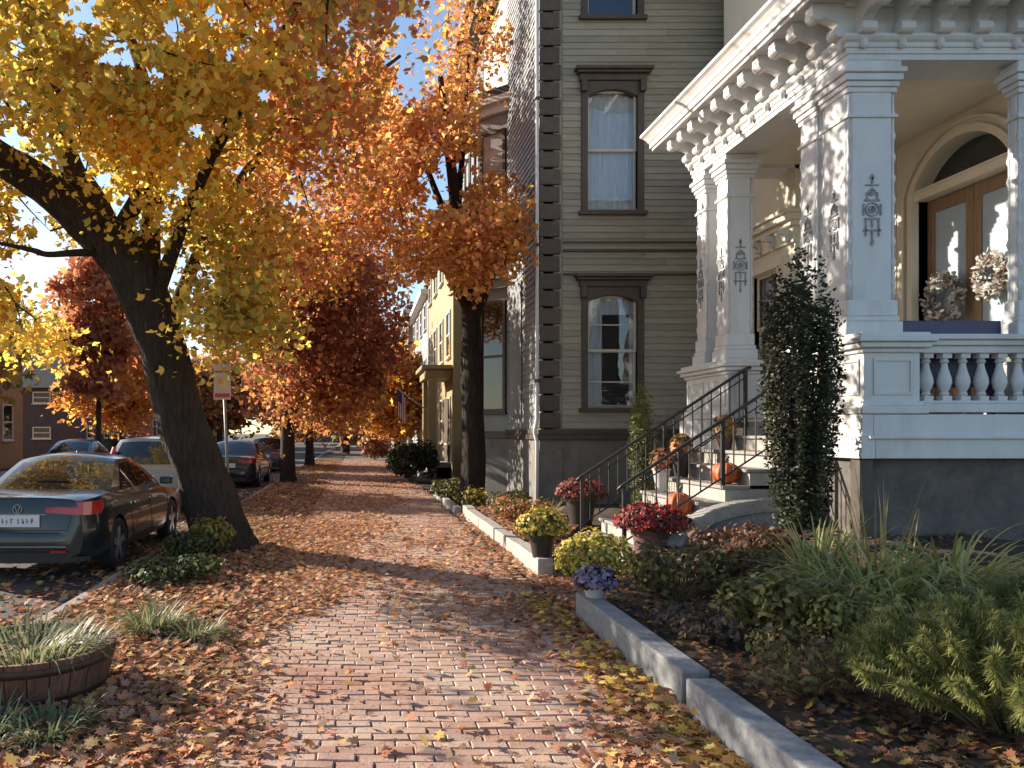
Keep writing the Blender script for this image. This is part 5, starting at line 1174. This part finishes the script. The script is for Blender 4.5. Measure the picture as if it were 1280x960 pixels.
# ================================================================== YELLOW HOUSE AND FURTHER HOUSES
def house(name, label, x0, x1, y0, y1, h, wallm, trim, face_x, rows, cols, cat='house', roof='flat', door=True, gable=True):
    """simple far house; face_x is the X of the street front (x0 or x1)"""
    t = thing(name, label, cat, ((x0 + x1) / 2, (y0 + y1) / 2, 0))
    MB().box(x0, x1, y0, y1, -.2, h).build('wall', wallm, t)
    o = .4
    if roof == 'flat':
        mb = MB(); mb.box(x0 - o, x1 + o, y0 - o, y1 + o, h, h + .25); mb.build('cornice', trim, t); MB().box(x0 - .1, x1 + .1, y0 - .1, y1 + .1, h + .25, h + .6).build('roof', M['roof'], t)
    else:
        mb = MB(); ym = (y0 + y1) / 2; hh = (y1 - y0) * .32
        mb.prism([(y0 - o, h), (y1 + o, h), (ym, h + hh)], lambda a, b, c: (c, a, b), x0 - o, x1 + o); r_ = mb.build('roof', M['roof'], t)
        MB().box((x0 + x1) / 2 - .4, (x0 + x1) / 2 + .4, ym + .5, ym + 1.3, h + hh * .4, h + hh + 1.0).build('chimney', M['houseB'], r_)
    n = -1 if face_x == x0 else 1
    Fa = Face((face_x, 0, 0), (0, 1, 0), (n, 0, 0)); Fb = Face((0, y0, 0), (1, 0, 0), (0, -1, 0)); sh = h / rows
    for r in range(rows):
        for c in range(cols):
            w = (y1 - y0) / cols; u = y0 + w * (c + .5); flat_window(Fa, u - .5, u + .5, r * sh + 1.3, min(r * sh + 3.0, (r + 1) * sh - .3), t, trim, M['darkglass'])
        nc = max(2, int((x1 - x0) / 3.2))
        for c in range(nc):
            w = (x1 - x0) / nc; u = x0 + w * (c + .5); flat_window(Fb, u - .5, u + .5, r * sh + 1.3, min(r * sh + 3.0, (r + 1) * sh - .3), t, trim, M['darkglass'])
    return t
yh = house('yellow_house', 'mustard yellow house with a columned portico past the olive house', 3.3, 12, 27.2, 37, 9.5, M['yellow'], M['cream'], 3.3, 3, 4)
mb = MB(); mb.box(2.35, 3.3, 27.5, 30.2, 3.6, 3.9); mb.box(2.2, 3.3, 27.35, 30.35, 3.9, 4.05); mb.build('portico_roof', M['yellow'], yh, bevel=.02)
for yy in (27.65, 29.95): MB().box(2.45, 2.75, yy - .15, yy + .15, 0, 3.6).build('portico_column', M['yellow'], yh, bevel=.02)
for k in range(3): MB().box(2.2 + k * .3, 3.3, 27.9, 29.8, -.05, .18 * (k + 1)).build('step', M['granite'], yh)
MB().box(3.22, 3.30, 28.2, 29.4, .5, 2.9).build('door', M['brown'], yh)
house('row_house', 'grey painted row house beyond the yellow house', 3.4, 12, 38.5, 49, 8.5, M['houseD'], M['white'], 3.4, 3, 4)
house('row_house', 'tan row house further down the same side', 3.2, 12, 51, 63, 9.5, M['houseC'], M['cream'], 3.2, 3, 4)
house('row_house', 'rose brick row house near the far bend', 3.4, 13, 66, 84, 10, M['houseB'], M['cream'], 3.4, 3, 5)
house('brick_house', 'dark plum brick house across the road with pitched roof and chimney', -27, -17.5, 48, 58, 4.4, M['houseA'], M['cream'], -17.5, 2, 3, roof='gable')
house('brick_house', 'rose brick house across the road behind the autumn trees', -28, -17, 62, 74, 6.4, M['houseB'], M['cream'], -17, 2, 4)
house('brick_house', 'tan house across the road at the edge of the yellow tree', -27, -18, 30, 41, 6.8, M['houseC'], M['white'], -18, 2, 3)
house('brick_house', 'grey house far along the opposite side', -26, -16.5, 80, 96, 7.5, M['houseD'], M['white'], -16.5, 2, 5)
house('brick_house', 'long plum brick building closing the end of the street', -14, 22, 135, 145, 8.5, M['houseA'], M['cream'], -14, 2, 3)
rgb = np.random.default_rng(301)
for (lab, x, y, rx, hh, cols, sd) in (('clipped dark hedge mass along the far side of the road', -15.6, 52, 1.2, 1.5, [DGRN, GRN], 311), ('brown hedge mass at the end of the sidewalk', .4, 72, 3.0, 2.2, [BROWN, RUST, DGRN], 312), ('maroon shrub beside the far red maple', .9, 46, .9, 1.6, [MAROON, RUST, BROWN], 313)):
    bush('hedge', lab, 'hedge', (x, y, -.02), (rx, rx * 1.6, hh), 1500, .22, cols, seed=sd, lumps=14)

# flag on the yellow house portico
fl = thing('flag', 'small striped red and white flag with blue corner hanging from a pole', 'flag', (2.2, 28.0, 2.6))
MB().tube([(2.42, 28.0, 2.45), (1.30, 27.7, 3.25)], .022, 6).build('pole', M['sash'], fl)
fu = Vector((.62, .28, -.74)).normalized(); fo = Vector((1.34, 27.71, 3.22))
def flag_strip(name, mat, a0, a1, b0, b1, dz=0.0):
    mb = MB(); n = 6
    for k in range(n + 1):
        b = b0 + (b1 - b0) * k / n
        for a in (a0, a1): mb.v.append((fo.x + a * .62 * .8, fo.y - .03 * math.sin(b * 6 + a * 3) - dz, fo.z - b - a * .55))
    i = len(mb.v)
    mb.v += [(v[0], v[1] + .006, v[2]) for v in mb.v[:i]]
    for k in range(n): q = 2 * k; mb.f += [(q, q + 1, q + 3, q + 2), (i + q + 1, i + q, i + q + 2, i + q + 3)]
    mb.build(name, mat, fl)
for k in range(9): flag_strip('stripe', M['flagred'] if k % 2 == 0 else M['flagwhite'], k * .075, (k + 1) * .075, 0, .95)
flag_strip('canton', M['flagblue'], 0, .33, 0, .4, .006)

# parking sign on a post behind the maple
sp_ = thing('street_sign', 'tan parking sign on a slim metal post behind the leaning trunk', 'sign', (-2.38, 13.6, 0))
MB().tube([(-2.30, 13.6, -.05), (-2.42, 13.6, 2.75)], .028, 8).build('post', M['steel'], sp_, smooth=True)
MB().box(-2.58, -2.28, 13.555, 13.565, 2.22, 2.86).build('sign_plate', M['sign'], sp_, bevel=.003)
MB().box(-2.56, -2.30, 13.550, 13.554, 2.26, 2.33).build('sign_band', M['signred'], sp_); MB().box(-2.56, -2.30, 13.550, 13.554, 2.70, 2.73).build('sign_band', M['signred'], sp_)

# ================================================================== CARS
def car(name, label, loc, rz, body_col, L=4.75, Wd=1.82, H=1.46, kind='sedan', lights='low', detail=True, group=None):
    """origin at the rear end centre on the road; the car points to +Y"""
    t = thing(name, label, 'car', loc, rz, group); w = Wd / 2; pm = paint(name + '_paint', body_col)
    van = kind == 'van'
    belt = 1.02 if van else .95
    def deck(y):
        f = y / L
        if van: return belt - (0.0 if f < .72 else (f - .72) * .55)
        if f < .17: return 1.04 - .05 * (1 - f / .17) ** 2
        if f > .72: return .95 - (f - .72) * .62
        return 1.04 - .09 * (f - .17) / .55
    st = [0, .02, .07, .16, .32, .6, .95, 1.3, 1.7, 2.2, 2.7, 3.2, 3.6, 3.95, 4.25, 4.5, 4.64, 4.72, 4.75]; st = [s * L / 4.75 for s in st]
    mb = MB(); prof = []
    for y in st:
        e = min(y, L - y) / .5; rw = w * (1 - .16 * max(0, 1 - e) ** 2.2); zt = deck(y); lo = .20 + .10 * max(0, 1 - e) ** 2
        if y in (st[0], st[-1]): zt -= .03
        half = [(rw * .80, lo), (rw * .95, lo + .05), (rw * .985, lo + .14), (rw, .52), (rw * .995, .66), (rw * .975, .78), (rw * .95, zt - .10), (rw * .90, zt - .035), (rw * .80, zt - .008), (rw * .45, zt + .012), (0, zt + .018)]
        prof.append([(x, y, z) for x, z in half] + [(-x, y, z) for x, z in reversed(half[:-1])])
    m = len(prof[0])
    for p in prof: mb.v += p
    for k in range(len(st) - 1):
        for j in range(m): j2 = (j + 1) % m; mb.f.append((k * m + j, (k + 1) * m + j, (k + 1) * m + j2, k * m + j2))
    mb.f.append(tuple(range(m))); mb.f.append(tuple(range(len(st) * m - 1, (len(st) - 1) * m - 1, -1)))
    wy = (.92 * L / 4.75, 3.72 * L / 4.75); wr = .335
    me = mb.mesh('body', pm); bo = bpy.data.objects.new('body', me)
    COL.objects.link(bo)
    cut = MB()
    for y in wy:
        for s in (-1, 1): cut.tube([(s * (w - .26), y, wr - .01), (s * (w + .1), y, wr - .01)], wr + .055, 24)
    cm = cut.mesh('cut', M['blackplastic']); co = bpy.data.objects.new('cut', cm); COL.objects.link(co)
    bm = bpy.data.meshes; md = bo.modifiers.new('b', 'BOOLEAN'); md.object = co; md.operation = 'DIFFERENCE'; md.solver = 'EXACT'
    dg = bpy.context.evaluated_depsgraph_get(); nm = bpy.data.meshes.new_from_object(bo.evaluated_get(dg)); bo.modifiers.clear(); bo.data = nm
    bpy.data.objects.remove(co); nm.name = 'body'; smooth_by_angle(bo, 32); bo.parent = t
    # cabin: bottom and top outlines
    if van: yb0, yb1, yt0, yt1 = .06, L * .80, .42, L * .60
    else: yb0, yb1, yt0, yt1 = .60, L * .735, 1.42, L * .52
    zr = H
    def cab(s_, u, v, off=0.0):
        """side s_: 0 rear, 1 right, 2 front, 3 left; u 0..1 along it, v 0..1 up"""
        bul = math.sin(v * PI * .5); y0 = yb0 + (yt0 - yb0) * v ** 1.15; y1 = yb1 + (yt1 - yb1) * v ** 1.1
        ww = (w * .915) * (1 - .235 * v ** 1.25); z = belt - .05 + (zr - belt + .05 - .055) * (v ** .93)
        if s_ == 0: x = -ww + 2 * ww * u; return Vector((x, y0 - off + .16 * (abs(2 * u - 1) ** 2.4), z + (.035 * (1 - (2 * u - 1) ** 2)) * v))
        if s_ == 2: x = ww - 2 * ww * u; return Vector((x, y1 + off - .20 * (abs(2 * u - 1) ** 2.4), z + (.035 * (1 - (2 * u - 1) ** 2)) * v))
        sg = 1 if s_ == 1 else -1; a, b = y0 + .16, y1 - .20; y = a + (b - a) * (u if s_ == 1 else 1 - u)
        return Vector((sg * (ww + off + .02 * math.sin(u * PI)), y, z))
    cb = MB(); nu, nv = 10, 8
    for s_ in range(4):
        i0 = len(cb.v)
        for j in range(nv + 1):
            for i in range(nu + 1): cb.v.append(tuple(cab(s_, i / nu, j / nv)))
        for j in range(nv):
            for i in range(nu): a = i0 + j * (nu + 1) + i; cb.f.append((a, a + 1, a + nu + 2, a + nu + 1))
    # roof skin
    i0 = len(cb.v)
    for j in range(nu + 1):
        for i in range(nu + 1):
            u, v = i / nu, j / nu; r = cab(0, u, 1); f = cab(2, 1 - u, 1); p = r.lerp(f, v); sx = cab(1, v, 1).x; p.x = (2 * u - 1) * (sx * (1 - 0) if 0 < j < nu else abs(r.x) if abs(2 * u - 1) == 1 else sx) if abs(2 * u - 1) > 0 else 0
            p.z += .045 * (1 - (2 * u - 1) ** 2) * math.sin(PI * min(max(v, 0.0), 1.0)) ** .5 + (0.012 * (1 - (2 * u - 1) ** 4))
            cb.v.append(tuple(p))
    for j in range(nu):
        for i in range(nu): a = i0 + j * (nu + 1) + i; cb.f.append((a, a + 1, a + nu + 2, a + nu + 1))
    me2 = cb.mesh('cabin', pm); b2 = bmesh.new(); b2.from_mesh(me2); bmesh.ops.remove_doubles(b2, verts=b2.verts, dist=.012); bmesh.ops.recalc_face_normals(b2, faces=b2.faces); b2.to_mesh(me2); b2.free()
    cob = bpy.data.objects.new('cabin', me2); COL.objects.link(cob); cob.parent = t; smooth_by_angle(cob, 38)
    def pane(nm_, s_, u0, u1, v0, v1):
        pb = MB(); n1, n2 = 10, 6
        for j in range(n2 + 1):
            for i in range(n1 + 1): pb.v.append(tuple(cab(s_, u0 + (u1 - u0) * i / n1, v0 + (v1 - v0) * j / n2, .009)))
        for j in range(n2):
            for i in range(n1): a = j * (n1 + 1) + i; pb.f.append((a, a + 1, a + n1 + 2, a + n1 + 1))
        o = pb.build(nm_, M['darkglass'], t, smooth=True, local=True); return o
    pane('rear_window', 0, .08, .92, .20 if not van else .16, .90); pane('windscreen', 2, .07, .93, .12, .92)
    for s_ in (1, 3):
        cuts = ((.10, .34), (.365, .62), (.645, .90)) if van else ((.16, .47), (.50, .86))
        for (a, b) in cuts:
            if s_ == 3: a, b = 1 - b, 1 - a
            pane('side_window', s_, a, b, .20, .88)
    # wheels
    for y in wy:
        for s in (-1, 1):
            x0 = s * (w - .20); x1 = s * (w + .005); tw_ = MB()
            xs = [x0, x0, x0 + (x1 - x0) * .12, x0 + (x1 - x0) * .88, x1, x1, x1 - s * .03]; rs = [wr * .6, wr * .93, wr, wr, wr * .93, wr * .70, wr * .66]; n = 28
            for (xx, rr) in zip(xs, rs):
                for k in range(n): tw_.v.append((xx, y + rr * math.cos(2 * PI * k / n), wr + rr * math.sin(2 * PI * k / n)))
            for q in range(len(xs) - 1):
                for k in range(n): k2 = (k + 1) % n; tw_.f.append((q * n + k, q * n + k2, (q + 1) * n + k2, (q + 1) * n + k))
            tw_.f.append(tuple(range((len(xs) - 1) * n, len(xs) * n)))
            wo = tw_.build('wheel', M['tyre'], t, local=True); smooth_by_angle(wo, 40)
            if s == 1 or not detail:
                rb = MB()
                for k in range(5):
                    a = 2 * PI * k / 5 + .3; ca, sa = math.cos(a), math.sin(a)
                    T = lambda p, q, r: (x1 - s * .028 + s * r, y + p * ca - q * sa, wr + p * sa + q * ca)
                    rb.xbox(T, .0, wr * .66, -.04, .04, 0, .02)
                rb.tube([(x1 - s * .03, y, wr), (x1 - s * .002, y, wr)], .06, 12); rb.build('rim', M['alloy'], wo, local=True)
    # rear details
    zb = .30
    mb = MB(); hw = w * .86
    pr_ = [(-hw * 1.06, .17), (-hw * .9, .03), (-hw * .5, -.035), (0, -.05), (hw * .5, -.035), (hw * .9, .03), (hw * 1.06, .17)]
    for z in (zb, zb + .03, .56, .60):
        k = .02 if z in (zb, .60) else 0
        for (x, y) in pr_: mb.v.append((x, y + k, z))
    for r_ in range(3):
        for c in range(6): a = r_ * 7 + c; mb.f.append((a, a + 1, a + 8, a + 7))
    bmp = mb.build('rear_bumper', pm, t, smooth=True, local=True)
    mb = MB()
    for z in (.24, .36):
        for (x, y) in pr_: mb.v.append((x * .97, y - .006, z))
    for c in range(6): mb.f.append((c, c + 1, c + 8, c + 7))
    mb.build('bumper_valance', M['blackplastic'], t, smooth=True, local=True)
    MB().box(-hw * .75, hw * .75, -.052, -.03, .425, .437).build('chrome_strip', M['chrome'], bmp, local=True)
    for s in (-1, 1):
        mb = MB()
        if lights == 'low':
            z0, z1 = .80, .955; xs = [(s * hw * .42, -.012, .03), (s * hw * .75, -.012, .01), (s * hw * .985, -.010, 0), (s * w * .925, .075, 0), (s * w * .985, .25, .0), (s * w * .985, .34, .05)]
        else:
            z0, z1 = .86, 1.46; xs = [(s * w * .80, .015, 0), (s * w * .875, .02, 0), (s * w * .93, .07, 0), (s * w * .955, .20, .1)]
        for (x, y, sh) in xs:
            yo = 0.0
            mb.v.append((x, y, z0 + sh)); tx = x * (1 if lights == 'low' else .86); mb.v.append((tx, y + (0.02 if lights == 'low' else .26), z1 - sh))
        for k in range(len(xs) - 1): mb.f.append((2 * k, 2 * k + 2, 2 * k + 3, 2 * k + 1))
        me3 = mb.mesh('tail_light', M['tail']); b3 = bmesh.new(); b3.from_mesh(me3); bmesh.ops.solidify(b3, geom=b3.faces[:], thickness=.02 if s > 0 else -.02); bmesh.ops.recalc_face_normals(b3, faces=b3.faces); b3.to_mesh(me3); b3.free()
        o = bpy.data.objects.new('tail_light', me3); COL.objects.link(o); o.parent = t
    pz = .66 if not van else .72
    MB().box(-.26, .26, -.022, -.008, pz, pz + .14).build('number_plate', M['plate'], t, local=True, bevel=.004)
    if detail:
        ink = MB(); xx = -.19; pr2 = random.Random(17)
        for k in range(7):
            if k == 3: xx += .03
            hgt = pr2.choice((.06, .045, .06)); ink.box(xx + .008, xx + .02, -.0245, -.022, pz + .04, pz + .04 + hgt); ink.box(xx + .02, xx + .034, -.0245, -.022, pz + .04 + pr2.choice((0, .02, .048)), pz + .052 + pr2.choice((0, .02, .048)) + .002); xx += .052
        tag(ink.build('plate_lettering', M['plateink'], t, local=True), kind='stuff')
        em = MB(); n = 20
        for rr in (.058, .046):
            for k in range(n): em.v.append((rr * math.cos(2 * PI * k / n), -.016, .87 + rr * math.sin(2 * PI * k / n)))
        for k in range(n): k2 = (k + 1) % n; em.f.append((k, k2, n + k2, n + k))
        em.prism([(-.034, .90), (-.022, .90), (0, .84), (.022, .90), (.034, .90), (.006, .825), (-.006, .825)], lambda a, b, c: (a, c, b), -.018, -.012); em.build('emblem', M['chrome'], t, local=True)
        MB().tube([(-.45, .02, .22), (-.45, -.05, .22)], .03, 10).build('exhaust', M['chrome'], t, local=True)
        mbm = MB(); mbm.box(w * .93, w + .13, L * .66, L * .66 + .10, .96, 1.08); mbm.build('wing_mirror', pm, t, local=True, bevel=.02)
        for (y0, y1) in ((1.55, 2.45), (2.5, 3.4)): MB().box(w * .985, w + .012, y0 * L / 4.75 + .06, y0 * L / 4.75 + .24, .80, .83).build('door_handle', M['chrome'], t, local=True, bevel=.004)
    if detail:
        k_ = L / 4.75
        def side_line(ys_, zs_):
            o = []
            for y, z in zip(ys_, zs_):
                e = min(y, L - y) / .5; rw = w * (1 - .16 * max(0, 1 - e) ** 2.2); tt = [(.34, .985), (.52, 1.0), (.66, .995), (.78, .975), (.86, .955), (.92, .93)]
                fx = float(np.interp(z, [q[0] for q in tt], [q[1] for q in tt])); o.append((rw * fx + .0015, y, z))
            return o
        for yy in (1.48, 2.42, 3.42): MB().tube(side_line([yy * k_ + .12, yy * k_ + .05, yy * k_, yy * k_, yy * k_], [.34, .5, .66, .78, .90]), .005, 5).build('door_seam', M['blackplastic'], t, local=True)
        if not van:
            MB().tube([(-hw * .80, -.001, .78), (-hw * .74, -.001, .62), (hw * .74, -.001, .62), (hw * .80, -.001, .78)], .005, 5).build('boot_seam', M['blackplastic'], t, local=True)
            MB().box(-hw * .42, hw * .42, -.014, -.002, .80, .815).build('chrome_strip', M['chrome'], t, local=True)
            mb = MB(); mb.box(-.22, .22, .93, .96, 1.285, 1.30); mb.build('brake_light', M['tail'], t, local=True)
        for s in (-1, 1): MB().box(s * hw * .62 - .09, s * hw * .62 + .09, -.046, -.02, .36, .385).build('reflector', M['tail'], t, local=True)
        MB().tube([(0, L * .42, H - .01), (0, L * .42 - .10, H + .05), (0, L * .42 - .14, H - .01)], .012, 6).build('antenna', M['blackplastic'], t, local=True)
    if van:
        for s in (-1, 1): MB().tube([(s * w * .66, .6, zr + .02), (s * w * .66, L * .55, zr + .02)], .018, 6).build('roof_rail', M['blackplastic'], t, local=True)
    return t
car('parked_sedan', 'dark grey sedan parked at the kerb with red tail lights, nearest to the barrel', (-4.03, 9.05, ROAD_Z), 0, (.016, .022, .026), L=4.75)
car('parked_van', 'pale silver van parked ahead of the dark sedan, tall red tail lights', (-4.62, 16.3, ROAD_Z), 0, (.30, .29, .27), L=4.9, Wd=1.86, H=1.66, kind='van', lights='high')
car('parked_car', 'black car parked ahead of the silver van, beside the red maple', (-4.15, 24.0, ROAD_Z), 0, (.012, .012, .014), L=4.6, Wd=1.8, H=1.48, kind='sedan', detail=False)
car('parked_car', 'bright teal blue car parked across the road', (-9.9 - .3, 26.0, ROAD_Z), 0, (.04, .17, .24), L=4.4, Wd=1.78, H=1.5, kind='sedan', detail=False)
car('parked_car', 'white car parked across the road beyond the teal one', (-10.2, 34.5, ROAD_Z), 0, (.5, .5, .5), L=4.5, Wd=1.8, H=1.5, kind='sedan', detail=False)
car('parked_car', 'dark car parked far along the near kerb', (-4.2, 33.5, ROAD_Z), 0, (.03, .02, .03), L=4.5, Wd=1.8, H=1.5, kind='sedan', detail=False)

# ================================================================== FALLEN LEAVES
def patch(x, y, s=1.0):
    return .5 + .25 * np.sin(2.1 * s * x + 1.3 * s * y + 1) + .2 * np.sin(-1.1 * s * x + 2.7 * s * y) + .15 * np.sin(4.3 * s * x + 3.1 * s * y + 2)
def litter(name, label, n, xr, yr, dens, zf, cols, w, size, seed, near=True, lift=.02, tilt=.35, shape=None):
    rg = np.random.default_rng(seed)
    u = rg.uniform(0, 1, n); y = yr[0] * (yr[1] / yr[0]) ** u if near else rg.uniform(yr[0], yr[1], n); x = rg.uniform(xr[0], xr[1], n)
    k = rg.uniform(size=n) < np.clip(dens(x, y), 0, 1); x, y = x[k], y[k]; n = len(x)
    z = np.array([zf(a, b) for a, b in zip(x, y)]) + .006 + np.abs(rg.normal(0, lift, n))
    nr = np.stack([rg.normal(0, tilt, n), rg.normal(0, tilt, n), np.ones(n)], 1)
    o = leaves(name, M['litter'], np.stack([x, y, z], 1), nr, size * rg.uniform(.55, 1.3, n), pal(rg, n, cols, w, .3), MAPLE if shape is None else shape, rg, None, curl=.35)
    return tag(o, label, 'leaves', kind='stuff')
LIT = [(.56, .24, .10), (.54, .36, .21), (.40, .15, .07), (.27, .155, .09), (.60, .31, .20), (.58, .38, .11)]
def d_walk(x, y):
    edge = (1 - .5 * ss(10, 18, y)) * ss(-.55, -1.0, x + .25 * np.sin(y * 1.3) - .12 * (y - 4)); right = ss(1.15, 1.75, x + .15 * np.sin(y * 2.1))
    mid = ss(6.4, 9.2, y + .9 * np.sin(x * 1.7) + .5 * x) * (.25 + .75 * patch(x, y, 1.1)); far = ss(9.5, 15, y)
    return .03 + edge * .9 + right * .75 * ss(9, 6, y) + mid * .6 * (1 - .82 * far)
zero = lambda x, y: 0.0
litter('fallen_leaves', 'rust and tan fallen leaves scattered over the brick sidewalk', 42000, (SW_L - .1, SW_R), (3.4, 40), d_walk, zero, LIT, [3, 3, 2.2, 2, 3, 1.5], .047, 401, lift=.014)
litter('fallen_leaves', 'thick carpet of brown and orange leaves over the planting strip', 34000, (-2.72, SW_L), (2.8, 45), lambda x, y: .72 + .4 * patch(x, y), zero, LIT, [3, 3, 2.5, 3, 1.5, 1.5], .052, 402, lift=.026)
litter('fallen_leaves', 'leaves gathered in the gutter and on the road', 9000, (-5.5, -2.86), (6, 40), lambda x, y: ss(-4.6, -2.9, x) * .8 + .06, lambda x, y: ROAD_Z, LIT, [3, 3, 2, 3, 1, 1], .062, 403, lift=.012)
litter('fallen_leaves', 'dull brown leaves lying on the near garden bed', 17000, (2.08, 6.5), (2.4, 9.0), lambda x, y: np.array([1.0 if pip(NEAR_BED, a, b) else 0 for a, b in zip(x, y)]) * (.3 + .7 * patch(x, y, 1.3)), near_z, [BROWN, TAN, RUST, (.12, .08, .05), GOLD], [3, 2, 2, 3, .6], .036, 404, lift=.02)
litter('fallen_leaves', 'pinkish leaves on the entrance path and far bed', 9000, (1.9, 3.4), (6.7, 15.5), lambda x, y: .45 + .5 * patch(x, y), lambda x, y: far_z(x, y) if pip(FAR_BED, x, y) else 0.005, LIT, [3, 3, 2, 1, 4, 1], .047, 405, lift=.014)
litter('fallen_leaves', 'golden leaves heaped against the near granite wall', 2600, (1.45, 1.9), (3.6, 7.6), lambda x, y: ss(1.4, 1.8, x) * (.3 + .7 * patch(x, y, 2)), zero, [GOLD, AMBER, TAN, LEMON, BROWN], [3, 3, 2, 1.5, 2], .048, 406, lift=.03)
litter('fallen_leaves', 'leaves caught on the porch steps', 260, (3.2, 5.3), (9.35, 11.1), lambda x, y: .8 + 0 * x, lambda x, y: .2 * (math.floor((x - 3.18) / .3) + 1), LIT, None, .05, 407, near=False, lift=.004, tilt=.15)
litter('leaf_fragments', 'crushed brown leaf crumbs over the sidewalk and strip edges', 26000, (-2.6, SW_R), (3.4, 16), lambda x, y: .12 + .8 * ss(.1, -1.0, x + .2 * np.sin(2.3 * y)) + .7 * ss(1.2, 1.8, x), zero, [(.30, .18, .10), (.42, .27, .16), (.2, .12, .07)], None, .017, 408, lift=.004, tilt=.2, shape=OVAL)
